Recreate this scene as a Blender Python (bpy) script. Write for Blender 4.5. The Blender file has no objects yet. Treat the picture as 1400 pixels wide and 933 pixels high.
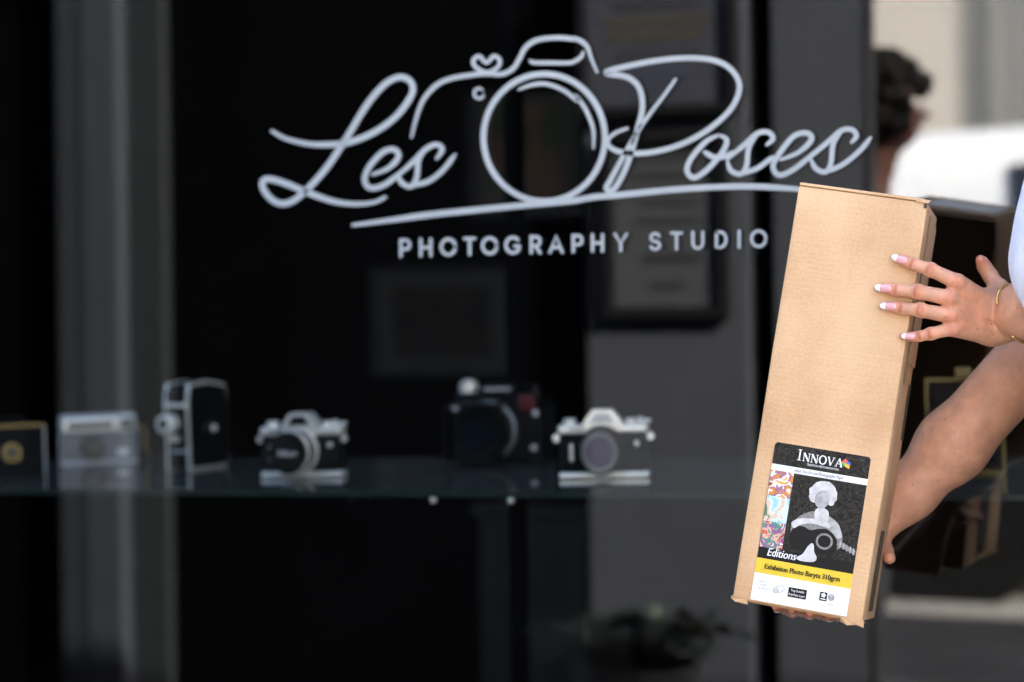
import bpy, bmesh, math, random
import numpy as np
from mathutils import Vector, Matrix
random.seed(7)
R = math.radians
S = bpy.context.scene
COL = S.collection
# ------------------------------------------------------------------ camera
TH = R(23.0); CT, ST = math.cos(TH), math.sin(TH)
CAM = Vector((0.0, -3.65, 1.15)); FPX = 85 / 36 * 1400; HOR = 370.0
FW = Vector((-ST, CT, 0)); RT = Vector((CT, ST, 0)); UP = Vector((0, 0, 1))
cd = bpy.data.cameras.new('camera'); cam = bpy.data.objects.new('camera', cd); COL.objects.link(cam)
ROLL = R(.7); CR_ = RT * math.cos(ROLL) - UP * math.sin(ROLL); CU_ = UP * math.cos(ROLL) + RT * math.sin(ROLL)
cam.location = CAM; cam.rotation_euler = Matrix((CR_, CU_, -FW)).transposed().to_euler()
cd.lens = 85; cd.sensor_width = 36; cd.sensor_fit = 'HORIZONTAL'
cd.shift_y = -(466.5 - HOR) / 1400; cd.clip_end = 2000; cd.clip_start = .05
cd.dof.use_dof = True; cd.dof.focus_distance = 3.30; cd.dof.aperture_fstop = 2.1
S.camera = cam
# ------------------------------------------------------------------ light
SUN_EL, SUN_AZ = R(37), R(67)        # the sun stands to the right and a little behind the shop (+y)
w = bpy.data.worlds.new('World'); S.world = w; w.use_nodes = True
nt = w.node_tree; bg = nt.nodes['Background']
sky = nt.nodes.new('ShaderNodeTexSky'); sky.sky_type = 'NISHITA'; sky.sun_disc = False; sky.dust_density = 3.0; sky.ozone_density = .6
sky.sun_elevation = SUN_EL; sky.sun_rotation = SUN_AZ
nt.links.new(sky.outputs[0], bg.inputs[0]); bg.inputs[1].default_value = 0.12
sl = bpy.data.lights.new('sun', 'SUN'); sl.energy = 3.6; sl.angle = R(.53); sl.color = (1, .95, .87)
so = bpy.data.objects.new('sun', sl); COL.objects.link(so); so.location = (2, 6, 12)
sd = Vector((math.sin(SUN_AZ) * math.cos(SUN_EL), math.cos(SUN_AZ) * math.cos(SUN_EL), math.sin(SUN_EL)))
so.rotation_euler = sd.to_track_quat('Z', 'Y').to_euler()
S.view_settings.view_transform = 'Standard'; S.view_settings.look = 'None'
S.view_settings.gamma = 1; S.view_settings.use_curve_mapping = False
S.view_settings.exposure = 3.08
# ------------------------------------------------------------------ pixel helpers
def ray(px, py):
    return FW + CR_ * ((px - 700) / FPX) + CU_ * ((HOR - py) / FPX)
def P(px, py, Z): return CAM + ray(px, py) * Z
def at_y(px, py, y):                      # where the pixel's ray meets the plane y
    d = ray(px, py); return CAM + d * ((y - CAM.y) / d.y)
def mir(px, py, yv):                      # a thing seen in the glass: mirror it back to the street side
    p = at_y(px, py, yv); return Vector((p.x, -p.y, p.z))
# ------------------------------------------------------------------ materials
def mat(name, col, rough=.5, metal=0., var=0., scale=20., bump=0., bscale=60., spec=.5, coat=0.):
    m = bpy.data.materials.new(name); m.use_nodes = True
    t = m.node_tree; b = t.nodes['Principled BSDF']
    b.inputs['Base Color'].default_value = (*col, 1); b.inputs['Roughness'].default_value = rough
    b.inputs['Metallic'].default_value = metal; b.inputs['Specular IOR Level'].default_value = spec
    b.inputs['Coat Weight'].default_value = coat
    if var or bump: tc = t.nodes.new('ShaderNodeTexCoord')
    if var:
        n = t.nodes.new('ShaderNodeTexNoise'); n.inputs['Scale'].default_value = scale; n.inputs['Detail'].default_value = 5
        t.links.new(tc.outputs['Object'], n.inputs['Vector'])
        mx = t.nodes.new('ShaderNodeMapRange'); mx.inputs[1].default_value = .3; mx.inputs[2].default_value = .7
        mx.inputs[3].default_value = 1 - var; mx.inputs[4].default_value = 1 + var
        t.links.new(n.outputs['Fac'], mx.inputs[0])
        vm = t.nodes.new('ShaderNodeVectorMath'); vm.operation = 'SCALE'; vm.inputs[0].default_value = col
        t.links.new(mx.outputs[0], vm.inputs['Scale']); t.links.new(vm.outputs[0], b.inputs['Base Color'])
    if bump:
        n2 = t.nodes.new('ShaderNodeTexNoise'); n2.inputs['Scale'].default_value = bscale; n2.inputs['Detail'].default_value = 6
        t.links.new(tc.outputs['Object'], n2.inputs['Vector'])
        bp = t.nodes.new('ShaderNodeBump'); bp.inputs['Strength'].default_value = bump; bp.inputs['Distance'].default_value = .01
        t.links.new(n2.outputs['Fac'], bp.inputs['Height']); t.links.new(bp.outputs[0], b.inputs['Normal'])
    return m
def glass_mat(name, r0, tint, rough=0., haze=0.):
    m = bpy.data.materials.new(name); m.use_nodes = True; t = m.node_tree
    t.nodes.remove(t.nodes['Principled BSDF']); out = t.nodes['Material Output']
    tr = t.nodes.new('ShaderNodeBsdfTransparent'); tr.inputs[0].default_value = (*tint, 1)
    gl = t.nodes.new('ShaderNodeBsdfGlossy'); gl.inputs['Roughness'].default_value = rough
    lw = t.nodes.new('ShaderNodeLayerWeight'); lw.inputs[0].default_value = .5
    pw_ = t.nodes.new('ShaderNodeMath'); pw_.operation = 'POWER'; pw_.inputs[1].default_value = 5; t.links.new(lw.outputs['Facing'], pw_.inputs[0])
    fr = t.nodes.new('ShaderNodeMath'); fr.operation = 'MULTIPLY_ADD'; fr.inputs[1].default_value = 1 - r0; fr.inputs[2].default_value = r0; t.links.new(pw_.outputs[0], fr.inputs[0])
    mx = t.nodes.new('ShaderNodeMixShader')
    t.links.new(fr.outputs[0], mx.inputs[0]); t.links.new(tr.outputs[0], mx.inputs[1]); t.links.new(gl.outputs[0], mx.inputs[2])
    last = mx
    if haze:
        df = t.nodes.new('ShaderNodeBsdfDiffuse'); df.inputs[0].default_value = (.6, .68, .68, 1)  # pale diffuse layer stands in for the grey reflected by the shelf
        m2 = t.nodes.new('ShaderNodeMixShader')
        tc = t.nodes.new('ShaderNodeTexCoord'); n = t.nodes.new('ShaderNodeTexNoise'); n.inputs['Scale'].default_value = 9
        mr = t.nodes.new('ShaderNodeMapRange'); mr.inputs[3].default_value = haze * .5; mr.inputs[4].default_value = haze * 1.5
        t.links.new(tc.outputs['Object'], n.inputs['Vector']); t.links.new(n.outputs['Fac'], mr.inputs[0])
        t.links.new(mr.outputs[0], m2.inputs[0]); t.links.new(mx.outputs[0], m2.inputs[1]); t.links.new(df.outputs[0], m2.inputs[2]); last = m2
    t.links.new(last.outputs[0], out.inputs[0]); return m
def skin_mat(name, base, dark):
    m = bpy.data.materials.new(name); m.use_nodes = True; t = m.node_tree; b = t.nodes['Principled BSDF']
    L = t.links.new; N = t.nodes.new
    tc = N('ShaderNodeTexCoord'); at = N('ShaderNodeAttribute'); at.attribute_name = 'tint'
    n = N('ShaderNodeTexNoise'); n.inputs['Scale'].default_value = 42; n.inputs['Detail'].default_value = 6; L(tc.outputs['Object'], n.inputs['Vector'])
    mr = N('ShaderNodeMapRange'); mr.inputs[1].default_value = .3; mr.inputs[2].default_value = .7; mr.inputs[3].default_value = .82; mr.inputs[4].default_value = 1.12; L(n.outputs['Fac'], mr.inputs[0])
    mul = N('ShaderNodeMix'); mul.data_type = 'RGBA'; mul.blend_type = 'MULTIPLY'; mul.inputs[0].default_value = 1
    mul.inputs[6].default_value = (*base, 1); L(at.outputs['Color'], mul.inputs[7])
    sc = N('ShaderNodeVectorMath'); sc.operation = 'SCALE'; L(mul.outputs[2], sc.inputs[0]); L(mr.outputs[0], sc.inputs['Scale'])
    vo = N('ShaderNodeTexVoronoi'); vo.inputs['Scale'].default_value = 120; L(tc.outputs['Object'], vo.inputs['Vector'])
    sep = N('ShaderNodeSeparateColor'); L(vo.outputs['Color'], sep.inputs[0])
    sz = N('ShaderNodeMapRange'); sz.inputs[1].default_value = .45; sz.inputs[2].default_value = 1; sz.inputs[3].default_value = 0; sz.inputs[4].default_value = .22; L(sep.outputs[0], sz.inputs[0])
    lt = N('ShaderNodeMath'); lt.operation = 'LESS_THAN'; L(vo.outputs['Distance'], lt.inputs[0]); L(sz.outputs[0], lt.inputs[1])
    hf = N('ShaderNodeMath'); hf.operation = 'MULTIPLY'; L(lt.outputs[0], hf.inputs[0]); L(sep.outputs[1], hf.inputs[1])
    fk = N('ShaderNodeMix'); fk.data_type = 'RGBA'; L(hf.outputs[0], fk.inputs[0]); L(sc.outputs[0], fk.inputs[6]); fk.inputs[7].default_value = (*dark, 1)
    L(fk.outputs[2], b.inputs['Base Color'])
    n2 = N('ShaderNodeTexNoise'); n2.inputs['Scale'].default_value = 520; n2.inputs['Detail'].default_value = 3; L(tc.outputs['Object'], n2.inputs['Vector'])
    bp = N('ShaderNodeBump'); bp.inputs['Strength'].default_value = .18; bp.inputs['Distance'].default_value = .002
    L(n2.outputs['Fac'], bp.inputs['Height']); L(bp.outputs[0], b.inputs['Normal'])
    b.inputs['Roughness'].default_value = .48; b.inputs['Specular IOR Level'].default_value = .42
    b.inputs['Subsurface Weight'].default_value = .12; b.inputs['Subsurface Radius'].default_value = (.008, .003, .0015)
    return m
def cardboard_mat():
    m = bpy.data.materials.new('cardboard'); m.use_nodes = True; t = m.node_tree; b = t.nodes['Principled BSDF']
    L = t.links.new; N = t.nodes.new
    tc = N('ShaderNodeTexCoord')
    n1 = N('ShaderNodeTexNoise'); n1.inputs['Scale'].default_value = 6; n1.inputs['Detail'].default_value = 3; L(tc.outputs['Object'], n1.inputs[0])
    n2 = N('ShaderNodeTexNoise'); n2.inputs['Scale'].default_value = 260; n2.inputs['Detail'].default_value = 6; n2.inputs['Roughness'].default_value = .75; L(tc.outputs['Object'], n2.inputs[0])
    mp = N('ShaderNodeMapping'); mp.inputs['Scale'].default_value = (18, 18, 420); L(tc.outputs['Object'], mp.inputs[0])
    n3 = N('ShaderNodeTexNoise'); n3.inputs['Scale'].default_value = 1; n3.inputs['Detail'].default_value = 3; L(mp.outputs[0], n3.inputs[0])
    a = N('ShaderNodeMath'); a.operation = 'MULTIPLY_ADD'; a.inputs[1].default_value = .62; L(n2.outputs['Fac'], a.inputs[0]); L(n1.outputs['Fac'], a.inputs[2])
    a2 = N('ShaderNodeMath'); a2.operation = 'MULTIPLY_ADD'; a2.inputs[1].default_value = .13; L(n3.outputs['Fac'], a2.inputs[0]); L(a.outputs[0], a2.inputs[2])
    cr = N('ShaderNodeValToRGB'); e = cr.color_ramp.elements
    e[0].position = .60; e[0].color = (.51, .285, .142, 1); e[1].position = 1.08; e[1].color = (.71, .46, .262, 1); L(a2.outputs[0], cr.inputs[0])
    sp = N('ShaderNodeTexVoronoi'); sp.inputs['Scale'].default_value = 70; L(tc.outputs['Object'], sp.inputs[0])
    sc = N('ShaderNodeSeparateColor'); L(sp.outputs['Color'], sc.inputs[0])
    g = N('ShaderNodeMath'); g.operation = 'GREATER_THAN'; g.inputs[1].default_value = .975; L(sc.outputs[0], g.inputs[0])
    l = N('ShaderNodeMath'); l.operation = 'LESS_THAN'; l.inputs[1].default_value = .09; L(sp.outputs['Distance'], l.inputs[0])
    mm = N('ShaderNodeMath'); mm.operation = 'MULTIPLY'; L(g.outputs[0], mm.inputs[0]); L(l.outputs[0], mm.inputs[1])
    mx = N('ShaderNodeMix'); mx.data_type = 'RGBA'; L(mm.outputs[0], mx.inputs[0]); L(cr.outputs[0], mx.inputs[6]); mx.inputs[7].default_value = (.08, .05, .03, 1)
    L(mx.outputs[2], b.inputs['Base Color'])
    bp = N('ShaderNodeBump'); bp.inputs['Strength'].default_value = .22; bp.inputs['Distance'].default_value = .0016
    xyz = N('ShaderNodeSeparateXYZ'); L(tc.outputs['Object'], xyz.inputs[0])          # pressed fold lines and faint flutes
    hs = a2.outputs[0]
    for zc, wd, k in ((.5675, .0013, -1.6), (.013, .0012, -1.0), (.431, .0008, -.25)):
        c_ = N('ShaderNodeMath'); c_.operation = 'COMPARE'; c_.inputs[1].default_value = zc; c_.inputs[2].default_value = wd; L(xyz.outputs['Z'], c_.inputs[0])
        ad = N('ShaderNodeMath'); ad.operation = 'MULTIPLY_ADD'; ad.inputs[1].default_value = k; L(c_.outputs[0], ad.inputs[0]); L(hs, ad.inputs[2]); hs = ad.outputs[0]
    fl = N('ShaderNodeMath'); fl.operation = 'MULTIPLY'; fl.inputs[1].default_value = 2 * math.pi / .0065; L(xyz.outputs['Z'], fl.inputs[0])
    fs_ = N('ShaderNodeMath'); fs_.operation = 'SINE'; L(fl.outputs[0], fs_.inputs[0])
    ad = N('ShaderNodeMath'); ad.operation = 'MULTIPLY_ADD'; ad.inputs[1].default_value = .10; L(fs_.outputs[0], ad.inputs[0]); L(hs, ad.inputs[2]); hs = ad.outputs[0]
    L(hs, bp.inputs['Height']); L(bp.outputs[0], b.inputs['Normal'])
    b.inputs['Roughness'].default_value = .78; b.inputs['Specular IOR Level'].default_value = .25
    return m
def art_mat(name, ramp, scale, dist):
    m = bpy.data.materials.new(name); m.use_nodes = True; t = m.node_tree; b = t.nodes['Principled BSDF']
    tc = t.nodes.new('ShaderNodeTexCoord'); n = t.nodes.new('ShaderNodeTexNoise')
    n.inputs['Scale'].default_value = scale; n.inputs['Detail'].default_value = 3; n.inputs['Distortion'].default_value = dist
    cr = t.nodes.new('ShaderNodeValToRGB'); cr.color_ramp.interpolation = 'CONSTANT'
    for i, c in enumerate(ramp):
        p = .3 + .4 * i / len(ramp)
        if i < 2: e = cr.color_ramp.elements[i]; e.position = p
        else: e = cr.color_ramp.elements.new(p)
        e.color = (*c, 1)
    t.links.new(tc.outputs['Object'], n.inputs[0]); t.links.new(n.outputs['Fac'], cr.inputs[0]); t.links.new(cr.outputs[0], b.inputs['Base Color'])
    b.inputs['Roughness'].default_value = .5; b.inputs['Specular IOR Level'].default_value = .2; return m
M = dict(
    vinyl=mat('white_vinyl', (.44, .455, .45), .6, spec=.3, var=.08, scale=14), frame=mat('anthracite_frame', (.05, .053, .058), .4),
    render=mat('dark_render', (.16, .165, .17), .8, var=.1, scale=6, bump=.2), black=mat('black_interior', (.002, .002, .0025), .95, spec=.0),
    opendark=mat('dark_opening', (.0016, .0018, .0024), .9, var=.2, scale=4, spec=.02),
    pier=mat('grey_paint', (.058, .063, .075), .8, var=.05, scale=5, bump=.15, bscale=40),
    pier2=mat('darker_grey_paint', (.038, .042, .049), .8, var=.05, scale=5),
    pier3=mat('slate_grey_paint', (.034, .039, .051), .8, var=.05, scale=5), pier4=mat('dark_slate_paint', (.013, .016, .019), .8, var=.05, scale=5), pier5=mat('mid_slate_paint', (.020, .024, .030), .8, var=.05, scale=5),
    pframe=mat('black_picture_frame', (.012, .012, .014), .6, spec=.2), paper=mat('poster_paper', (.046, .050, .068), .8, var=.06, scale=9),
    paper2=mat('notice_paper', (.062, .066, .074), .8, var=.06, scale=9), ink=mat('grey_ink', (.035, .035, .04), .7), inkb=mat('brown_ink', (.06, .05, .035), .7),
    inkbl=mat('blue_ink', (.05, .052, .085), .7),
    chrome=mat('satin_chrome', (.92, .91, .87), .28, .4, var=.06, scale=60), leather=mat('black_leatherette', (.004, .004, .0045), .6, bump=.5, bscale=900, spec=.25),
    blackm=mat('black_enamel', (.004, .004, .0045), .3, spec=.3), blackr=mat('black_rubber', (.005, .005, .005), .7, spec=.2), lens=mat('coated_lens_glass', (.030, .006, .062), .12, spec=.3),
    lensb=mat('blue_lens_glass', (.006, .012, .02), .1, spec=.4),
    brass=mat('brass', (.30, .21, .08), .4, .7), gold=mat('yellow_gold', (.95, .66, .20), .16, 1), silverp=mat('silver_grey_paint', (.52, .54, .56), .45, .3),
    greyp=mat('dull_grey_plastic', (.14, .145, .15), .5), red=mat('red_enamel', (.10, .008, .010), .5), whitep=mat('white_paint', (.8, .8, .78), .5),
    card=cardboard_mat(), cardedge=mat('cardboard_edge', (.30, .19, .10), .9, var=.2, scale=80), dark=mat('slot_dark', (.075, .05, .028), .9),
    tape=mat('brown_tape', (.40, .27, .15), .18, var=.08, scale=30, coat=.6),
    lab=mat('label_white', (.82, .82, .83), .35), labblack=art_mat('label_black_texture', [(.003, .003, .003), (.010, .009, .008), (.030, .026, .021), (.005, .005, .004), (.045, .040, .033)], 150, .5),
    labink=mat('label_black', (.006, .006, .006), .5, spec=.2), laby=mat('label_yellow', (.72, .50, .015), .4, var=.07, scale=40),
    labg=mat('label_mid_grey', (.20, .19, .19), .4, var=.35, scale=300), labl=mat('label_light_grey', (.36, .35, .35), .4, var=.4, scale=110),
    labp=mat('label_pale', (.55, .535, .535), .4, var=.22, scale=90), labgrey=mat('label_ink_grey', (.25, .25, .26), .4),
    lred=mat('mark_red', (.75, .10, .05), .4), lgreen=mat('mark_green', (.10, .42, .08), .4), lyel=mat('mark_orange', (.85, .45, .02), .4), lblue=mat('mark_blue', (.06, .14, .55), .4),
    art1=art_mat('art_orange', [(.75, .70, .68), (.65, .25, .04), (.35, .15, .22), (.8, .78, .78), (.7, .36, .06), (.15, .08, .14)], 62, .5),
    art2=art_mat('art_blue', [(.06, .10, .34), (.35, .58, .70), (.60, .75, .80), (.66, .50, .38), (.10, .22, .14), (.75, .8, .8)], 30, 1.0),
    art3=art_mat('art_red', [(.05, .08, .22), (.55, .07, .04), (.66, .42, .32), (.08, .25, .2), (.35, .06, .25), (.7, .6, .5)], 66, 1.2),
    shirt=mat('white_cotton', (.78, .78, .86), .85, var=.04, scale=30, bump=.2, bscale=300), trouser=mat('black_cloth', (.015, .015, .018), .9),
    shoe=mat('black_shoe', (.02, .02, .02), .5), hair=mat('black_hair', (.004, .0035, .003), .8, spec=.1), hairb=mat('blonde_hair', (.35, .22, .10), .5, var=.3, scale=90),
    nail=mat('pink_nail', (.80, .40, .40), .12, coat=1), tip=mat('white_nail_tip', (.90, .89, .89), .12, coat=1),
    eye=mat('eye_white', (.75, .73, .7), .2), iris=mat('iris', (.05, .03, .02), .2), lip=mat('lips', (.5, .16, .14), .4),
    pave=mat('pavement_concrete', (.22, .207, .19), .85, var=.15, scale=2.5, bump=.3, bscale=70), shadow_road=mat('shadow_asphalt', (.022, .022, .024), .95, var=.2, scale=3, bump=.4, bscale=150, spec=.08),
    ground=mat('ground_soil', (.17, .16, .14), .95, var=.2, scale=.5), kerb=mat('kerb_stone', (.36, .35, .33), .85, var=.1, scale=8),
    plaster=mat('cream_plaster', (.56, .52, .455), .9, var=.05, scale=1.2, bump=.2, bscale=30), shutter=mat('grey_shutter', (.30, .30, .285), .6, .2),
    winglass=mat('dark_window', (.02, .025, .03), .08), car=mat('white_car_paint', (.78, .79, .80), .25, coat=1), tyre=mat('tyre', (.02, .02, .02), .85), rim=mat('alloy', (.5, .5, .52), .35, 1),
    redl=mat('tail_light', (.35, .01, .01), .2, coat=1), headl=mat('head_light', (.7, .72, .75), .1, coat=1),
    pot=mat('dark_pot', (.04, .04, .042), .7), soil=mat('soil', (.03, .02, .015), 1), leaf=mat('dark_leaf', (.016, .028, .014), .6, var=.4, scale=12), stem=mat('stem', (.06, .05, .03), .8),
    skin=skin_mat('skin', (.68, .345, .215), (.36, .165, .10)), skin2=skin_mat('dark_skin', (.075, .030, .022), (.08, .03, .02)),
    glass=glass_mat('window_glass', .115, (.97, .98, .975)), shelf=glass_mat('shelf_glass', .07, (.90, .95, .93), .02, haze=.035),
    shelfedge=mat('shelf_edge_green', (.018, .03, .028), .2), reflbrown=mat('reflection_brown', (.010, .0075, .0055), .6, var=.2, scale=5),
    print1=art_mat('reflection_green_pink', [(.006, .010, .006), (.012, .018, .010), (.05, .028, .022), (.03, .03, .03), (.008, .01, .012)], 2.2, .8),
    print2=art_mat('reflection_blue_brown', [(.007, .009, .013), (.010, .011, .014), (.018, .012, .009), (.008, .008, .01)], 3, .5), mount=mat('print_mount', (.016, .018, .021), .8),
)
# ------------------------------------------------------------------ mesh helpers
def tag(o, label=None, cat=None, group=None, kind=None):
    if label: o['label'] = label
    if cat: o['category'] = cat
    if group: o['group'] = group
    if kind: o['kind'] = kind
    return o
def thing(name, label, cat, loc=(0, 0, 0), rotz=0., group=None):
    o = bpy.data.objects.new(name, None); COL.objects.link(o); o.empty_display_size = .05
    o.location = loc; o.rotation_euler = (0, 0, rotz)
    return tag(o, label, cat, group)
def link(name, me, m, parent=None, smooth=False, inv=None):
    o = bpy.data.objects.new(name, me); COL.objects.link(o)
    for k in (m if isinstance(m, (list, tuple)) else [m]): me.materials.append(M[k])
    if smooth: me.polygons.foreach_set('use_smooth', [True] * len(me.polygons))
    if parent: o.parent = parent
    if inv is not None: o.matrix_parent_inverse = inv
    return o
def world_link(name, me, m, parent, smooth=False):      # mesh in world coordinates under a placed Empty
    o = link(name, me, m, parent, smooth)
    par = parent; mw = Matrix.Identity(4)
    chain = []
    while par: chain.append(par); par = par.parent
    for c in reversed(chain): mw = mw @ c.matrix_parent_inverse @ c.matrix_basis
    o.matrix_parent_inverse = mw.inverted(); return o
def bm_mesh(bm, name='mesh'):
    me = bpy.data.meshes.new(name); bmesh.ops.recalc_face_normals(bm, faces=bm.faces); bm.to_mesh(me); bm.free(); return me
def add_box(bm, lo, hi, bev=0., seg=2, mtx=None):
    c = [(a + b) / 2 for a, b in zip(lo, hi)]; s = [b - a for a, b in zip(lo, hi)]
    t = bmesh.new()
    bmesh.ops.create_cube(t, size=1, matrix=Matrix.Translation(c) @ Matrix.Diagonal((*s, 1)))
    if bev: bmesh.ops.bevel(t, geom=t.edges[:], offset=bev, segments=seg, affect='EDGES', profile=.5)
    if mtx: bmesh.ops.transform(t, matrix=mtx, verts=t.verts)
    me = bpy.data.meshes.new('tmp'); t.to_mesh(me); t.free(); bm.from_mesh(me); bpy.data.meshes.remove(me)
def box(lo, hi, bev=0., seg=2):
    bm = bmesh.new(); add_box(bm, lo, hi, bev, seg); return bm_mesh(bm)
def lathe(prof, n=40, axis='Z', loc=(0, 0, 0)):          # prof: (radius, height) list, closed at both ends
    vs, fs = [], []
    for r, h in prof:
        for i in range(n):
            a = 2 * math.pi * i / n; vs.append((r * math.cos(a), r * math.sin(a), h))
    for j in range(len(prof) - 1):
        for i in range(n):
            k = (i + 1) % n; fs.append((j * n + i, j * n + k, (j + 1) * n + k, (j + 1) * n + i))
    fs.append(tuple(range(n - 1, -1, -1))); fs.append(tuple((len(prof) - 1) * n + i for i in range(n)))
    me = bpy.data.meshes.new('lathe'); me.from_pydata(vs, [], fs)
    if axis == 'Y': me.transform(Matrix.Rotation(R(90), 4, 'X'))       # height goes to -y (towards the viewer's side)
    if axis == 'X': me.transform(Matrix.Rotation(R(90), 4, 'Y'))
    me.transform(Matrix.Translation(loc)); return me
def shade_auto(me, ang=35):
    me.polygons.foreach_set('use_smooth', [True] * len(me.polygons))
    me.set_sharp_from_angle(angle=R(ang)); return me
def prism(poly, y0, y1):                                  # polygon in x,z pushed from y0 to y1
    n = len(poly); vs = [(x, y0, z) for x, z in poly] + [(x, y1, z) for x, z in poly]
    fs = [tuple(range(n)), tuple(range(2 * n - 1, n - 1, -1))] + [(i, n + i, n + (i + 1) % n, (i + 1) % n) for i in range(n)]
    me = bpy.data.meshes.new('prism'); me.from_pydata(vs, [], fs)
    bm = bmesh.new(); bm.from_mesh(me); bpy.data.meshes.remove(me); return bm_mesh(bm)
def spline(pts, n=10, closed=False):
    p = [Vector(q) for q in pts]; out = []
    m = len(p); rng = range(m if closed else m - 1)
    g = (lambda i: p[i % m]) if closed else (lambda i: p[max(0, min(m - 1, i))])
    for i in rng:
        a, b, c, d = g(i - 1), g(i), g(i + 1), g(i + 2)
        for k in range(n):
            t = k / n
            out.append(.5 * ((2 * b) + (c - a) * t + (2 * a - 5 * b + 4 * c - d) * t * t + (3 * b - a - 3 * c + d) * t ** 3))
    if not closed: out.append(p[-1])
    return out
def ribbon2d(pts, width, closed=False, taper=(1, 1)):    # list of 2-D points -> vertices, faces of a flat stroke with round ends
    n = len(pts); vs = []; fs = []
    for i, p in enumerate(pts):
        a = pts[(i - 1) % n] if closed else pts[max(0, i - 1)]; b = pts[(i + 1) % n] if closed else pts[min(n - 1, i + 1)]
        d = (b - a); d = d.normalized() if d.length else Vector((1, 0)); q = Vector((-d.y, d.x)); t = i / max(1, n - 1)
        k = 1.
        if not closed:
            if t < .15: k = taper[0] + (1 - taper[0]) * t / .15
            if t > .85: k = taper[1] + (1 - taper[1]) * (1 - t) / .15
        vs += [p + q * width * k / 2, p - q * width * k / 2]
    for i in range(n if closed else n - 1):
        j = (i + 1) % n; fs.append((2 * i, 2 * i + 1, 2 * j + 1, 2 * j))
    if not closed:
        for (i, s, tp) in ((0, -1, taper[0]), (n - 1, 1, taper[1])):
            d = (pts[1] - pts[0]) if i == 0 else (pts[-1] - pts[-2]); d = d.normalized() * s; q = Vector((-d.y, d.x)); r = width * tp / 2
            k0 = len(vs); arc = [pts[i] + q * r * math.cos(a) + d * r * math.sin(a) for a in [math.pi * k / 6 for k in range(7)]]
            vs += arc; fs.append(tuple(range(k0, k0 + 7)))
    return vs, fs
def tube(pts, rad, n=10, closed=False):
    pts = [Vector(p) for p in pts]; m = len(pts); vs, fs = [], []
    ref = Vector((0.13, .31, .94)).normalized()
    for i, p in enumerate(pts):
        a = pts[(i - 1) % m] if closed else pts[max(0, i - 1)]; b = pts[(i + 1) % m] if closed else pts[min(m - 1, i + 1)]
        d = (b - a).normalized(); x = d.cross(ref).normalized(); y = d.cross(x)
        r = rad[i] if isinstance(rad, (list, tuple)) else rad
        for k in range(n): t = 2 * math.pi * k / n; vs.append(p + x * r * math.cos(t) + y * r * math.sin(t))
    for i in range(m if closed else m - 1):
        j = (i + 1) % m
        for k in range(n): fs.append((i * n + k, i * n + (k + 1) % n, j * n + (k + 1) % n, j * n + k))
    if not closed: fs.append(tuple(range(n))); fs.append(tuple(range((m - 1) * n, m * n)))
    me = bpy.data.meshes.new('tube'); me.from_pydata(vs, [], fs)
    bm = bmesh.new(); bm.from_mesh(me); bpy.data.meshes.remove(me); me = bm_mesh(bm)
    me.polygons.foreach_set('use_smooth', [True] * len(me.polygons)); return me
def text_mesh(s, size, shear=0., weight=0.):
    c = bpy.data.curves.new('txt', 'FONT'); c.body = s; c.size = size; c.shear = shear; c.offset = weight; c.align_x = 'LEFT'; c.resolution_u = 3
    o = bpy.data.objects.new('txt', c); COL.objects.link(o)
    bpy.context.view_layer.update(); dg = bpy.context.evaluated_depsgraph_get()
    me = bpy.data.meshes.new_from_object(o.evaluated_get(dg)); bpy.data.objects.remove(o); bpy.data.curves.remove(c); return me
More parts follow.
